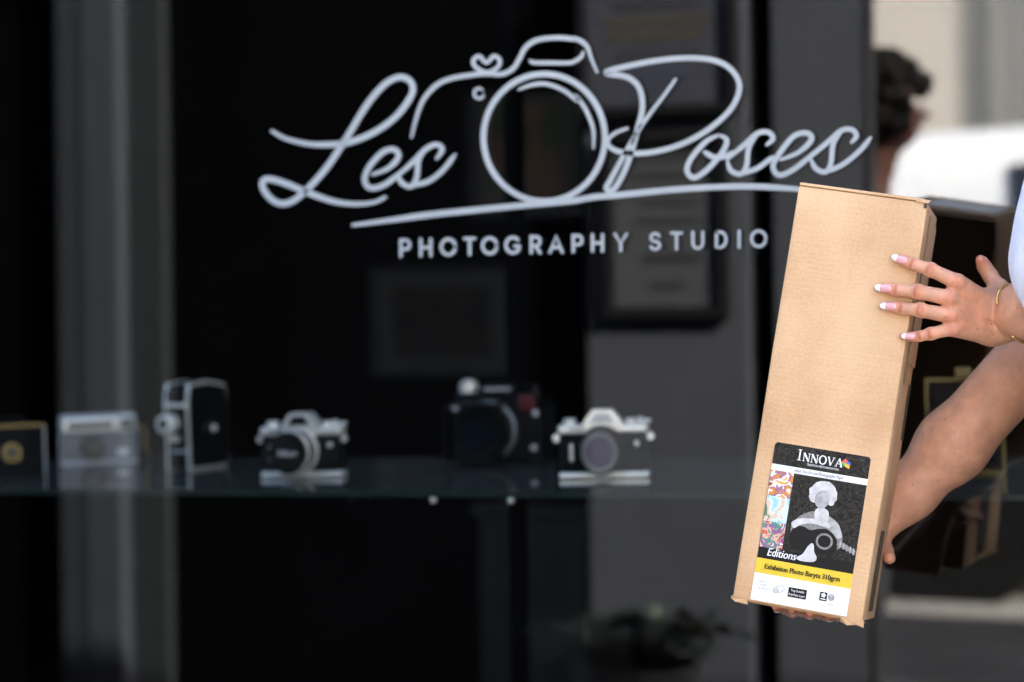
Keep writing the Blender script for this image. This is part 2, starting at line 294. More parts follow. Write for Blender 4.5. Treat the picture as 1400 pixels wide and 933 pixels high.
# ------------------------------------------------------------------ signed-distance bodies
class SDF:
    def __init__(s, lo, hi, h):
        s.lo = np.array(lo, np.float32); s.h = h; s.n = np.ceil((np.array(hi) - s.lo) / h).astype(int) + 1
        s.D = np.full(s.n, .08, np.float32)
    def sub(s, lo, hi):
        a = np.clip(np.floor((np.array(lo) - s.lo) / s.h).astype(int), 0, s.n); b = np.clip(np.ceil((np.array(hi) - s.lo) / s.h).astype(int) + 1, 0, s.n)
        ax = [s.lo[i] + s.h * np.arange(a[i], b[i], dtype=np.float32) for i in range(3)]
        return tuple(slice(a[i], b[i]) for i in range(3)), ax
    def cone(s, a, b, ra, rb, k=.01, flat=None, f=1.):
        a = np.array(a, np.float32); b = np.array(b, np.float32); rm = max(ra, rb) + 2.2 * k + 2 * s.h
        sl, ax = s.sub(np.minimum(a, b) - rm, np.maximum(a, b) + rm)
        if min(len(v) for v in ax) == 0: return
        X = ax[0][:, None, None] - a[0]; Y = ax[1][None, :, None] - a[1]; Z = ax[2][None, None, :] - a[2]
        ba = b - a; L = float(ba @ ba) + 1e-12
        t = np.clip((X * ba[0] + Y * ba[1] + Z * ba[2]) / L, 0, 1)
        qx, qy, qz = X - t * ba[0], Y - t * ba[1], Z - t * ba[2]
        q2 = qx * qx + qy * qy + qz * qz
        if flat is not None:
            fl = np.array(flat, np.float32); fl /= np.linalg.norm(fl); c = qx * fl[0] + qy * fl[1] + qz * fl[2]
            q2 = q2 + c * c * (1 / f ** 2 - 1)
        d = np.sqrt(q2) - (ra + t * (rb - ra))
        if flat is not None: d *= (.5 + .5 * f)
        o = s.D[sl]
        if k > 0:
            hh = np.clip(.5 + .5 * (o - d) / k, 0, 1); s.D[sl] = o * (1 - hh) + d * hh - k * hh * (1 - hh)
        else: s.D[sl] = np.minimum(o, d)
    def chain(s, pts, rs, k=.008, **kw):
        for i in range(len(pts) - 1): s.cone(pts[i], pts[i + 1], rs[i], rs[i + 1], k, **kw)
    def ball(s, c, r, k=.01, flat=None, f=1.): s.cone(c, (c[0], c[1], c[2] + 1e-4), r, r, k, flat, f)
    def groove(s, c, n, rad, depth, width):              # a shallow ring-shaped crease across direction n
        c = np.array(c, np.float32); n = np.array(n, np.float32); n /= np.linalg.norm(n)
        sl, ax = s.sub(c - rad * 1.5, c + rad * 1.5)
        if min(len(v) for v in ax) == 0: return
        X = ax[0][:, None, None] - c[0]; Y = ax[1][None, :, None] - c[1]; Z = ax[2][None, None, :] - c[2]
        u = X * n[0] + Y * n[1] + Z * n[2]; r2 = X * X + Y * Y + Z * Z
        s.D[sl] += depth * np.exp(-(u / width) ** 2) * np.exp(-(r2 / rad ** 2) ** 2)
    def carve(s, c, r):
        X = s.lo[0] + s.h * np.arange(s.n[0])[:, None, None] - c[0]; Y = s.lo[1] + s.h * np.arange(s.n[1])[None, :, None] - c[1]; Z = s.lo[2] + s.h * np.arange(s.n[2])[None, None, :] - c[2]
        s.D = np.maximum(s.D, (r - np.sqrt(X * X + Y * Y + Z * Z)).astype(np.float32))
    def cut(s, axis, val, keep_below=True):
        v = s.lo[axis] + s.h * np.arange(s.n[axis], dtype=np.float32); d = (v - val) if keep_below else (val - v)
        sh = [1, 1, 1]; sh[axis] = -1; s.D = np.maximum(s.D, d.reshape(sh))
    def mesh(s, tint=None):
        D = s.D; D[0], D[-1], D[:, 0], D[:, -1], D[:, :, 0], D[:, :, -1] = [.05] * 6
        sg = D < 0; n = np.array(D.shape) - 1
        offs = [(i, j, k) for i in (0, 1) for j in (0, 1) for k in (0, 1)]
        cnt = np.zeros(n, np.int8)
        for o in offs: cnt += sg[o[0]:o[0] + n[0], o[1]:o[1] + n[1], o[2]:o[2] + n[2]]
        I = np.argwhere((cnt > 0) & (cnt < 8)); ids = np.full(n, -1, np.int32); ids[tuple(I.T)] = np.arange(len(I))
        V = np.stack([D[I[:, 0] + o[0], I[:, 1] + o[1], I[:, 2] + o[2]] for o in offs], 1)
        acc = np.zeros((len(I), 3), np.float32); c = np.zeros((len(I), 1), np.float32)
        for a in range(8):
            for b in range(a + 1, 8):
                oa, ob = np.array(offs[a]), np.array(offs[b])
                if abs(oa - ob).sum() != 1: continue
                m = (V[:, a] < 0) != (V[:, b] < 0); t = np.where(m, V[:, a] / np.where(m, V[:, a] - V[:, b], 1), 0)[:, None]
                acc += np.where(m[:, None], oa + t * (ob - oa), 0); c += m[:, None]
        v = s.lo + s.h * (I + acc / c)
        F = []
        for ax in range(3):
            o = [0, 0, 0]; o[ax] = 1
            A = sg[:D.shape[0] - o[0], :D.shape[1] - o[1], :D.shape[2] - o[2]]; B = sg[o[0]:, o[1]:, o[2]:]
            E = np.argwhere(A != B); u, w_ = (ax + 1) % 3, (ax + 2) % 3
            du = np.zeros(3, int); dw = np.zeros(3, int); du[u] = 1; dw[w_] = 1
            q = np.stack([ids[tuple((E - x).T)] for x in (du + dw, dw, du * 0, du)], 1)
            fl = A[tuple(E.T)]; q[~fl] = q[~fl][:, ::-1]; F.append(q)
        F = np.concatenate(F); me = bpy.data.meshes.new('body'); me.from_pydata(v.tolist(), [], F.tolist())
        me.polygons.foreach_set('use_smooth', [True] * len(me.polygons))
        col = np.ones((len(v), 4), np.float32)
        if tint is not None:
            for (p, r, cc) in tint:
                k = np.exp(-((v - np.array(p)) ** 2).sum(1) / r ** 2)[:, None]; col[:, :3] = col[:, :3] * (1 - k) + np.array(cc) * k
        at = me.color_attributes.new('tint', 'FLOAT_COLOR', 'POINT'); at.data.foreach_set('color', col.ravel())
        return me
def join_meshes(ms):
    bm = bmesh.new()
    for m in ms: bm.from_mesh(m)
    me = bpy.data.meshes.new('joined'); bm.to_mesh(me); bm.free(); return me
# ================================================================== THE SETTING
o = link('ground', box((-300, -300, -.6), (300, 300, -.16)), 'ground'); tag(o, kind='structure')
o = link('pavement', box((-30, -2.6, -.3), (30, 6, 0)), 'pave'); tag(o, kind='structure')
o = link('kerb', box((-30, -2.75, -.3), (30, -2.604, .004), .012), 'kerb'); tag(o, kind='structure')
o = link('shadow_road', box((-30, -4.9, -.3), (30, -2.75, -.10)), 'shadow_road'); tag(o, kind='structure')  # shadow on the ground put into a near-black road colour
o = link('parking_lane', box((-30, -10.2, -.3), (30, -4.904, -.096)), 'pave'); tag(o, kind='structure')  # paler strip beyond stands in for the sunlit patch
o = link('kerb_far', box((-30, -10.4, -.3), (30, -10.204, .004), .015), 'kerb'); tag(o, kind='structure')
o = link('pavement_far', box((-30, -13.2, -.3), (30, -10.4, 0)), 'pave'); tag(o, kind='structure')
# ---- the shop: facade with one big window, dark room behind
shop = thing('shop_building', 'low dark rendered shop front around one big window with an unlit room behind', 'building', (0, .1, 0))
X0, X1, Z0, Z1 = -4.2, 1.6, .16, 2.75
def wl(n, lo, hi, m, bev=0., par=shop): return world_link(n, box(lo, hi, bev), m, par)
wl('wall', (-9, -.06, 0), (X0 - .06, .3, 2.9), 'render'); wl('wall', (X1 + .06, -.06, 0), (9, .3, 2.9), 'render')
wl('stall_riser', (X0 - .06, -.05, .002), (X1 + .06, .3, Z0 - .06), 'render')
wl('upper_wall', (-9, -.06, 2.903), (9, .3, 3.25), 'render'); wl('cornice', (-9.1, -.2, 3.253), (9.1, .4, 3.36), 'frame', .02)
wl('fascia', (X0 - .3, -.14, 2.95), (X1 + .3, -.063, 3.2), 'frame', .01)
wl('window_frame', (X0 - .057, -.03, Z0 - .057), (X0, .05, Z1 + .06), 'frame', .004); wl('window_frame', (X1, -.03, Z0 - .057), (X1 + .057, .05, Z1 + .06), 'frame', .004)
wl('window_frame', (X0 + .002, -.03, Z0 - .056), (X1 - .002, .05, Z0), 'frame', .004); wl('window_frame', (X0 + .002, -.03, Z1), (X1 - .002, .05, Z1 + .058), 'frame', .004)
wl('wall', (X0 - .06, .002, Z1 + .062), (X1 + .06, .3, 2.9), 'render')
wl('window_pane', (X0, -.004, Z0), (X1, .004, Z1), 'glass')
wl('interior_wall', (-9, 4.2, 0), (9, 4.4, 2.9), 'black'); wl('interior_wall', (-9, .303, 0), (-8.8, 4.198, 2.9), 'black'); wl('interior_wall', (8.8, .303, 0), (9, 4.198, 2.9), 'black')
wl('interior_ceiling', (-8.797, .303, 2.82), (8.797, 4.197, 2.899), 'black'); wl('interior_floor', (-8.797, .303, .003), (8.797, 4.197, .03), 'black')
wl('roof', (-9, .303, 2.91), (9, 4.4, 3.1), 'render')
# ---- the grey pier wall facing the window (seen in the glass)
YV = 1.85
def wx(px): return mir(px, 400, YV).x
def wz(px, py): return mir(px, py, YV).z
pier = thing('pier_wall', 'grey painted wall with black boards standing in for dark openings, reflected in the shop window', 'wall', (wx(900), -1.95, 0))
def wp(n, lo, hi, m, bev=0.): return world_link(n, box(lo, hi, bev), m, pier)
H = 2.06
wp('panel', (wx(1058), -1.91, .001), (wx(1186), -1.85, H), 'pier', .004)
wp('added_end_cover', (wx(1186) + .001, -1.912, .001), (wx(1186) + .008, -1.848, H), 'pframe')  # added black strip hides the sunlit end face of the panel
wp('black_recess', (wx(1022) + .001, -2.04, .001), (wx(1058) - .001, -1.93, H - .002), 'opendark')
wp('panel', (wx(800), -2.05, .001), (wx(1022), -1.86, H), 'pier', .004)
wp('dark_opening', (wx(212) + .001, -2.04, .001), (wx(800) - .001, -1.93, H - .002), 'opendark')  # near-black board stands in for the darkness of an opening
wp('pilaster', (wx(162) + .001, -2.05, .001), (wx(212), -1.90, H), 'pier4', .004)
wp('pilaster', (wx(112) + .001, -2.05, .001), (wx(162), -1.85, H), 'pier3', .004)
wp('pilaster', (wx(78), -2.05, .001), (wx(112) - .004, -1.856, H), 'pier5', .004)
wp('dark_opening', (wx(78) - 2.2, -2.04, .001), (wx(78) - .001, -1.93, H - .002), 'opendark')
wp('coping', (wx(78) - 2.3, -2.06, H + .001), (wx(1186), -1.84, H + .06), 'pier2', .01)
# posters on that wall
def poster(name, label, x0, x1, y0, y1, sheet, lines, fw):
    a, b = wx(x0), wx(x1); zt, zb = wz(x0, y0), wz(x0, y1); yw = -1.86
    t = thing(name, label, 'poster', ((a + b) / 2, yw, zb))
    f = bmesh.new()
    for lo, hi in (((a, yw + .001, zb), (a + fw, yw + .022, zt)), ((b - fw, yw + .001, zb), (b, yw + .022, zt)), ((a + fw, yw + .001, zb), (b - fw, yw + .021, zb + fw)), ((a + fw, yw + .001, zt - fw), (b - fw, yw + .021, zt))):
        add_box(f, lo, hi)
    world_link('frame', bm_mesh(f), 'pframe', t)
    s = world_link('sheet', box((a + fw + .0005, yw + .001, zb + fw + .0005), (b - fw - .0005, yw + .008, zt - fw - .0005)), sheet, t)
    for (l, r, yy, hh, m) in lines:
        lx, rx = a + fw + (b - a - 2 * fw) * l, a + fw + (b - a - 2 * fw) * r; z = zb + (zt - zb) * yy
        world_link('text_line', box((lx, yw + .0082, z), (rx, yw + .0092, z + hh)), m, s)
poster('framed_notice', 'pale bluish printed notice in wide black frame, upper of two on grey wall', 796, 1012, -66, 160, 'paper', [(.1, .9, .85, .02, 'ink'), (.2, .8, .63, .025, 'ink'), (.12, .88, .535, .022, 'inkb'), (.14, .82, .44, .024, 'inkb'), (.2, .8, .33, .02, 'ink'), (.28, .75, .22, .024, 'inkbl'), (.3, .7, .13, .02, 'inkbl')], .022)
poster('framed_notice', 'narrow black framed notice with grey sheet, lower of two on grey wall', 828, 998, 182, 434, 'paper2', [(.15, .85, .84, .03, 'ink'), (.2, .8, .74, .02, 'ink'), (.25, .78, .6, .015, 'ink'), (.22, .8, .5, .015, 'ink'), (.28, .82, .29, .025, 'ink'), (.35, .65, .15, .02, 'ink')], .024)
# ---- across the street (seen in the glass, blurred)
far = thing('street_house', 'sunlit cream plaster house across the street', 'building', (0, -13.6, 0))
def wf(n, lo, hi, m, bev=0., par=far): return world_link(n, box(lo, hi, bev), m, par)
wf('wall', (-16, -14.5, 0), (14, -13.2, 6.8), 'plaster'); wf('plinth', (-16.05, -14.5, .001), (14.05, -13.16, .5), 'kerb', .01)
wf('cornice', (-16.2, -14.5, 6.803), (14.2, -13.0, 7.1), 'plaster', .03); wf('roof', (-16.1, -17, 7.103), (14.1, -13.1, 7.4), 'kerb')
for i, x in enumerate((-13.5, -10.4, -7.3, 1.2, 4.3, 7.4, 10.5)):
    f = wf('window', (x, -13.2, 4.0), (x + 1.1, -13.17, 5.7), 'winglass')
    for a, b in (((x - .1, -13.199, 3.88), (x + 1.2, -13.08, 3.997)), ((x - .09, -13.199, 4.0), (x - .001, -13.14, 5.75)), ((x + 1.101, -13.199, 4.0), (x + 1.19, -13.14, 5.75)), ((x + .52, -13.169, 4.001), (x + .58, -13.15, 5.699))): wf('frame', a, b, 'whitep', .005, f)
gx = P(1385, 100, 17.2).x
sh = wf('added_shutter', (gx, -13.2, .5), (gx + 2.6, -13.15, 3.9), 'shutter')  # added slatted panel makes this part of the wall greyer
for i in range(32): wf('slat', (gx + .01, -13.15, .51 + i * .105), (gx + 2.59, -13.135, .60 + i * .105), 'shutter', .004, sh)
wf('shutter_frame', (gx - .08, -13.2, .5), (gx - .002, -13.1, 4.0), 'shutter', .01); wf('shutter_frame', (gx + 2.602, -13.2, .5), (gx + 2.68, -13.1, 4.0), 'shutter', .01)
# ---- parked car
def parked_car():
    ln, hw, hgt = 4.35, .9, 1.68
    t = thing('parked_car', 'white parked car with tall rear seen behind the dark haired head', 'car', (-2.80, -6.1, -.096)); t.scale = (1, 1, 1.06)
    def top(x):
        pts = [(0, 1.0), (.03, 1.3), (.16, 1.60), (.4, 1.665), (1.2, 1.69), (2.1, 1.665), (2.6, 1.55), (3.15, 1.12), (3.4, 1.04), (4.0, .97), (4.25, .85), (4.35, .62)]
        for (a, b), (c, d) in zip(pts, pts[1:]):
            if x <= c: return b + (d - b) * (x - a) / (c - a)
        return .62
    xs = [0, .02, .08, .16, .28, .4, .7, 1.2, 1.7, 2.1, 2.35, 2.6, 2.9, 3.15, 3.4, 3.7, 4.0, 4.2, 4.3, 4.35]; vs, fs = [], []
    for x in xs:
        h = top(x); e = 1 - .10 * max(0, 1 - x / .35) - .16 * max(0, (x - 3.7) / .65); belt = min(.98, h - .06)
        sec = [(.0, .30), (.8, .30), (.97, .36), (1, .55), (1, .78), (.985, belt - .02), (.965, belt), (.90 - .14 * max(0, h - 1.2), belt + (h - belt) * .55), (.84 - .16 * max(0, h - 1.2), belt + (h - belt) * .86), (.70 - .1 * max(0, h - 1.2), belt + (h - belt) * .96), (.35, h), (0, h + .004)]
        ring = [(y * hw * e, z) for y, z in sec]; ring = ring + [(-y, z) for y, z in reversed(ring[1:-1])]
        vs += [(x, y, z) for y, z in ring]
    n = len(vs) // len(xs)
    for i in range(len(xs) - 1):
        for k in range(n): fs.append((i * n + k, i * n + (k + 1) % n, (i + 1) * n + (k + 1) % n, (i + 1) * n + k))
    fs.append(tuple(range(n))); fs.append(tuple(range((len(xs) - 1) * n, len(xs) * n)))
    me = bpy.data.meshes.new('car'); me.from_pydata(vs, [], fs); bm = bmesh.new(); bm.from_mesh(me); me = bm_mesh(bm); shade_auto(me, 40)
    link('body', me, 'car', t)
    for s in (-1, 1):
        def pt(x, f):
            h = top(x); belt = .98; z = belt + (h - belt) * f
            y = hw * (.965 + (.86 - .16 * max(0, h - 1.2) - .965) * f / .8) + .012
            return (x, s * y, z)
        for nm, (a, b) in (('quarter_window', (.86, 1.04)), ('door_window', (1.08, 1.9)), ('door_window', (1.96, 2.62))):
            q = [pt(a + (.0 if nm[0] == 'd' else .0), .06), pt(b + (.35 if b > 2.5 else 0), .06), pt(b - .05, .78), pt(a + (.22 if nm[0] == 'q' else .03), .78)]
            me = bpy.data.meshes.new('win'); me.from_pydata([Vector(v) for v in q] + [Vector(v) - Vector((0, s * .03, 0)) for v in q], [], [(0, 1, 2, 3), (7, 6, 5, 4), (0, 4, 5, 1), (1, 5, 6, 2), (2, 6, 7, 3), (3, 7, 4, 0)]); link(nm, me, 'winglass', t)
        for x in (1.05, 1.93, 2.95): link('door_seam', box((x, s * .895 - .012, .42), (x + .008, s * .895 + .012, .96)), 'blackm', t)
        for x in (.78, 3.5):
            wm = link('wheel', lathe([(.02, -.11), (.2, -.11), (.31, -.10), (.33, -.06), (.33, .06), (.31, .10), (.2, .11), (.02, .11)], 32, 'Y', (x, s * .80, .33)), 'tyre', t, True)
            link('rim', lathe([(.02, -.118), (.19, -.118), (.21, -.10), (.21, .10), (.19, .118), (.02, .118)], 24, 'Y', (x, s * .80, .33)), 'rim', wm)
            link('wheel_arch', lathe([(.34, -.06), (.38, -.06), (.38, .06), (.34, .06)], 32, 'Y', (x, s * .86, .33)), 'blackr', t)
        link('tail_light', box((-.02, s * .60 - .1, .88), (.09, s * .60 + .1, 1.2), .02), 'redl', t); link('head_light', box((4.12, s * .58 - .14, .68), (4.31, s * .58 + .14, .82), .03), 'headl', t)
    link('rear_window', box((.0, -.58, 1.1), (.09, .58, 1.5), .02), 'winglass', t); link('bumper', box((-.06, -.78, .34), (.12, .78, .62), .05, 3), 'blackr', t); link('bumper', box((4.24, -.72, .32), (4.41, .72, .55), .05, 3), 'blackr', t)
parked_car()
# ================================================================== LETTERING ON THE GLASS
sign = thing('window_lettering', 'white vinyl script logo with line drawn camera on the window glass', 'lettering', at_y(760, 320, -.006))
stroke_i = [0]
def stroke(name, segs, width, closed=False, taper=(.55, .55), n=10, raw=False, parent=None):
    stroke_i[0] += 1; y = -.0052 - .00012 * stroke_i[0]; V, F = [], []
    for sg in segs:
        p2 = [Vector(p) for p in sg] if raw else spline([Vector(p) for p in sg], n, closed)
        v, f = ribbon2d(p2, width * .93, closed, taper); b = len(V)
        V += [at_y(q.x, q.y, y - .00002 * segs.index(sg)) for q in v]; F += [tuple(b + i for i in q) for q in f]
    me = bpy.data.meshes.new('stroke'); me.from_pydata(V, [], F); return world_link(name, me, 'vinyl', parent or sign)
c1 = lambda L: [(330 + x / 2.979, 20 + y / 2.979) for x, y in L]
c2 = lambda L: [(780 + x / 2.982, 20 + y / 2.982) for x, y in L]
stroke('letter_l', [c1([(125, 475), (180, 505), (270, 527), (350, 530), (440, 520), (540, 480), (630, 415), (690, 335), (697, 290), (675, 262), (636, 257), (580, 288), (510, 370), (430, 500), (350, 620), (270, 710), (205, 762), (150, 768), (105, 735), (85, 692), (105, 670), (170, 685), (270, 725), (370, 760), (460, 772), (540, 765), (585, 745)])], 9)
stroke('letter_e', [c1([(535, 652), (600, 625), (640, 580), (622, 550), (575, 562), (520, 622), (502, 675), (525, 707), (580, 695), (640, 652), (700, 600)])], 8)
def ess(c, L): stroke('letter_s', [c(a) for a in L], 7.5)
ess(c1, [[(640, 655), (700, 600), (752, 548), (795, 530), (818, 550), (795, 588)], [(755, 545), (722, 590), (715, 660), (692, 700), (655, 688), (638, 655)], [(690, 697), (760, 680), (820, 635), (870, 572)]])
cam_l = c1([(693, 500), (710, 430), (740, 350), (790, 292), (850, 262), (940, 246), (1000, 241), (1060, 243), (1105, 222), (1130, 185), (1160, 132), (1210, 103), (1290, 95), (1350, 100)]) + c2([(20, 100), (48, 112), (70, 135), (85, 180), (108, 235)])
stroke('camera_outline', [cam_l], 7)
stroke('heart', [c1([(1000, 236), (955, 215), (945, 188), (968, 170), (998, 196), (1028, 170), (1052, 186), (1044, 215)])], 6, True)
stroke('shutter_dot', [c1([(968 + 20 * math.cos(a), 322 + 20 * math.sin(a)) for a in [R(-40 - k * 28) for k in range(12)]])], 4.5)
stroke('flash_slot', [c1([(1175, 187), (1192, 196), (1260, 197), (1335, 197)]) + c2([(22, 188), (44, 172), (52, 152)])], 6)
ring = [(744 + 83 * math.cos(a), 188.5 + 87 * math.sin(a)) for a in [2 * math.pi * k / 48 for k in range(48)]]
stroke('lens_ring', [ring], 8.5, True, n=3)
stroke('lens_arc', [c1([(1130, 306), (1180, 288), (1240, 283), (1310, 308), (1370, 352)]) + c2([(20, 330), (60, 385), (92, 465), (94, 545)])], 6)
stroke('underline', [c1([(455, 858), (620, 836), (800, 812), (1150, 777), (1340, 760)]) + c2([(100, 744), (200, 736), (450, 712), (700, 701), (900, 710), (1060, 728)])], 9)
stroke('letter_p', [c2([(428, 265), (380, 332), (290, 452), (215, 580), (160, 680), (146, 706), (162, 720), (190, 695), (232, 610), (270, 480), (293, 380), (280, 300), (232, 256), (145, 237), (250, 207), (400, 182), (530, 179), (620, 200), (675, 250), (688, 310), (650, 390), (560, 470), (450, 530), (330, 562), (230, 565), (168, 546), (152, 515), (180, 485), (230, 465)])], 8)
stroke('letter_o', [c2([(605, 491), (550, 520), (490, 590), (476, 640), (505, 665), (560, 630), (620, 560), (637, 512), (605, 491)]), c2([(545, 560), (585, 582), (630, 578), (670, 560)])], 8)
ess(c2, [[(640, 590), (710, 530), (762, 485), (805, 480), (826, 505), (800, 532)], [(765, 485), (728, 540), (718, 615), (695, 650), (655, 637), (640, 600)], [(695, 648), (760, 628), (825, 580)]])
stroke('letter_e', [c2([(858, 592), (930, 562), (982, 512), (965, 484), (910, 497), (850, 570), (826, 620), (850, 655), (910, 632), (985, 572), (1030, 532)])], 8)
ess(c2, [[(980, 582), (1055, 515), (1105, 473), (1148, 470), (1166, 495), (1145, 522)], [(1108, 474), (1072, 525), (1062, 605), (1040, 642), (1000, 628), (980, 590)], [(1040, 642), (1110, 612), (1180, 555), (1224, 502)]])
def arc(cx, cy, rx, ry, a0, a1, n=16): return [(cx + rx * math.cos(R(a0 + (a1 - a0) * i / n)), cy + ry * math.sin(R(a0 + (a1 - a0) * i / n))) for i in range(n + 1)]
GL = {  # capital strokes in a cell: x -1..1, y -1 (top)..1 (bottom)
 'P': [[(-.55, 1), (-.55, -1)], [(-.55, -.95)] + arc(.1, -.4, .5, .55, -90, 90) + [(-.55, .15)]], 'H': [[(-.65, -1), (-.65, 1)], [(.65, -1), (.65, 1)], [(-.65, 0), (.65, 0)]],
 'O': [arc(0, 0, .92, .95, 0, 360, 28)], 'T': [[(-.65, -.95), (.65, -.95)], [(0, -.95), (0, 1)]], 'G': [arc(0, 0, .9, .95, -45, -335, 26) + [(.88, .1), (.25, .1)]],
 'R': [[(-.55, 1), (-.55, -1)], [(-.55, -.95)] + arc(.1, -.4, .5, .55, -90, 90) + [(-.55, .15)], [(0, .15), (.6, 1)]], 'A': [[(-.8, 1), (0, -1), (.8, 1)], [(-.5, .42), (.5, .42)]],
 'Y': [[(-.75, -1), (0, .1), (.75, -1)], [(0, .1), (0, 1)]], 'S': [arc(0, -.48, .55, .48, -20, -270, 14) + arc(0, .48, .58, .48, -90, 160, 14)],
 'U': [[(-.65, -1)] + arc(0, .3, .65, .68, 180, 0, 14) + [(.65, -1)]], 'D': [[(-.6, -.95), (-.6, .95)] + arc(-.15, 0, .8, .95, 90, -90, 16) + [(-.6, -.95)]], 'I': [[(0, -1), (0, 1)]]}
for ch, cx in zip('PHOTOGRAPHYSTUDIO', (172, 238, 310, 378, 442, 516, 588, 654, 722, 786, 860, 970, 1038, 1106, 1180, 1238, 1300)):
    x = 480 + cx / 2.333; y = 339.4 - 12.8 * (cx - 172) / 1128
    stroke('letter_' + ch.lower(), [[(x + a * 10.5, y + b * 11.2) for a, b in s] for s in GL[ch]], 4.7, raw=True, taper=(1, 1))
# ================================================================== SHELF AND THE OLD CAMERAS
SA, SB = at_y(60, 669, .07), at_y(1000, 674, .07); SLP = (SB.z - SA.z) / (SB.x - SA.x)
def zs(x): return SA.z + SLP * (x - SA.x)
ZS = zs(-1.3)
shelf = thing('glass_shelf', 'long glass display shelf with greenish edge carrying old cameras', 'shelf', (-1.3, .4, ZS)); shelf.rotation_euler = (0, -math.atan(SLP), 0)
link('shelf_board', box((-2.8, -.3275, -.010), (2.85, .42, 0)), 'shelf', shelf)
link('front_edge', box((-2.8, -.33, -.0101), (2.85, -.3278, -.0002)), 'shelfedge', shelf)
for px in (592, 698, 1120):
    x = at_y(px, 676, .10).x + 1.3; link('shelf_clip', lathe([(.003, 0), (.006, .001), (.006, .010), (.004, .013)], 16, 'Z', (x, -.30, -.0235)), 'chrome', shelf, True)
for x in (-2.6, -.62, 2.7):
    link('support_arm', box((x + .005, -.28, -.026), (x + .025, .4395, -.0105)), 'blackm', shelf)
    world_link('support_post', box((x - 1.3, .84, .03), (x - 1.27, .87, 2.82)), 'black', shelf)
def shelf_at(px, py):                                    # the pixel's ray meets the shelf's top
    d = ray(px, py); n = Vector((-SLP, 0, 1)); return CAM + d * ((Vector((-1.3, 0, ZS + .0006)) - CAM).dot(n) / d.dot(n))
def cam_thing(name, label, px, py, yaw, ref_w, px_w):    # a camera on the shelf, scaled from its width in the picture, turned yaw degrees from the viewer
    p = shelf_at(px, py); d = CAM - p; Zd = (p - CAM).dot(FW)
    t = thing(name, label, 'camera', p, math.atan2(d.y, d.x) + R(90 + yaw), 'old cameras on the glass shelf')
    sc = px_w / FPX * Zd / ref_w; t.scale = (sc,) * 3; t.rotation_euler = (Matrix.Rotation(-math.atan(SLP), 3, 'Y') @ Matrix.Rotation(t.rotation_euler.z, 3, 'Z')).to_euler(); return t
def cyl(r0, y0, y1, x, z, r1=None, n=40, bev=.0015):     # cylinder pointing to -y
    r1 = r1 or r0; return shade_auto(lathe([(r0 * .6, y0), (r0, y0), (r1, y1 - bev), (r1 - bev, y1), (r1 * .5, y1)], n, 'Y', (x, 0, z)))
def cylz(r, z0, z1, x, y, n=32, bev=.001): return shade_auto(lathe([(r, z0), (r, z1 - bev), (r - bev, z1)], n, 'Z', (x, y, 0)))
def slr(t, cap, silver_prism):
    t.scale.z *= 1.13
    body = link('body', box((-.069, -.017, .008), (.069, .017, .062), .008, 3), 'leather', t)
    link('base_plate', box((-.07, -.018, .0), (.07, .018, .0085), .003), 'chrome', t)
    top = link('top_plate', box((-.07, -.0175, .0615), (.07, .0175, .074), .004, 3), 'chrome', t)
    pr = link('prism', prism([(-.032, .072), (.032, .072), (.026, .082), (.015, .094), (-.015, .094), (-.026, .082)], -.021, .014), 'chrome' if silver_prism else 'chrome', t)
    link('prism_front', prism([(-.018, .0765), (.018, .0765), (.011, .089), (-.011, .089)], -.0225, -.0205), 'silverp' if silver_prism else 'blackm', pr)
    link('viewfinder', box((-.012, .0135, .076), (.012, .019, .09), .002), 'blackm', t)
    link('shutter_dial', cylz(.009, .074, .081, .043, 0), 'chrome', t); link('shutter_button', cylz(.004, .074, .083, .058, -.005), 'chrome', t)
    link('rewind_knob', cylz(.010, .074, .082, -.052, 0), 'chrome', t); link('advance_lever', box((.048, .002, .0745), (.074, .012, .079), .002), 'chrome', t)
    link('mount_ring', cyl(.034, .016, .024, -.002, .039), 'chrome' if cap else 'blackm', t)
    L = link('lens', cyl(.031, .022, .046, -.002, .039, .0315), 'blackm', t)
    link('focus_ring', cyl(.033, .046, .058, -.002, .039, .033), 'blackr', L); link('chrome_ring', cyl(.0325, .0585, .061, -.002, .039), 'chrome' if cap else 'blackm', L); link('front_rim', cyl(.030, .061, .072, -.002, .039), 'blackm', L)
    for x in (-.073, .073): link('strap_lug', shade_auto(lathe([(.002, -.002), (.0055, -.002), (.0055, .002), (.002, .002)], 16, 'Y', (x, -.006, .056))), 'chrome', t)
    link('self_timer', box((-.052, -.0235, .024), (-.046, -.0165, .048), .002), 'chrome', t); link('sync_socket', cyl(.004, .017, .021, .052, .047, n=16), 'chrome', t)
    if cap:
        c = link('lens_cap', cyl(.0305, .0723, .078, -.002, .039), 'blackr', t)
        me = text_mesh('Nikon', .013, .15); v = [x.co.x for x in me.vertices]; me.transform(Matrix.Translation((-.002 - (max(v) - min(v)) / 2, -.0785, .035)) @ Matrix.Rotation(R(90), 4, 'X')); link('lettering', me, 'whitep', c)
    else:
        link('lens_glass', cyl(.022, .0725, .0735, -.002, .039), 'lens', t)
        n = link('name_ring', shade_auto(lathe([(.0262, .0722), (.0278, .0722), (.0278, .0732), (.0262, .0732)], 40, 'Y', (-.002, 0, .039))), 'greyp', t)
        link('red_mark', box((.028, -.040, .052), (.032, -.036, .057), .001), 'red', t)
    for i in range(5): link('name_plate', box((-.052 + i * .005, -.0182, .066), (-.049 + i * .005, -.0172, .0705)), 'blackm', top)
slr(cam_thing('film_camera', 'chrome and black film camera with lettered lens cap on', 416, 652, -19, .15, 124), True, False)
slr(cam_thing('film_camera', 'bright chrome and black film camera with bare lens, in front of big black camera', 827, 653, -4, .15, 132), False, True)
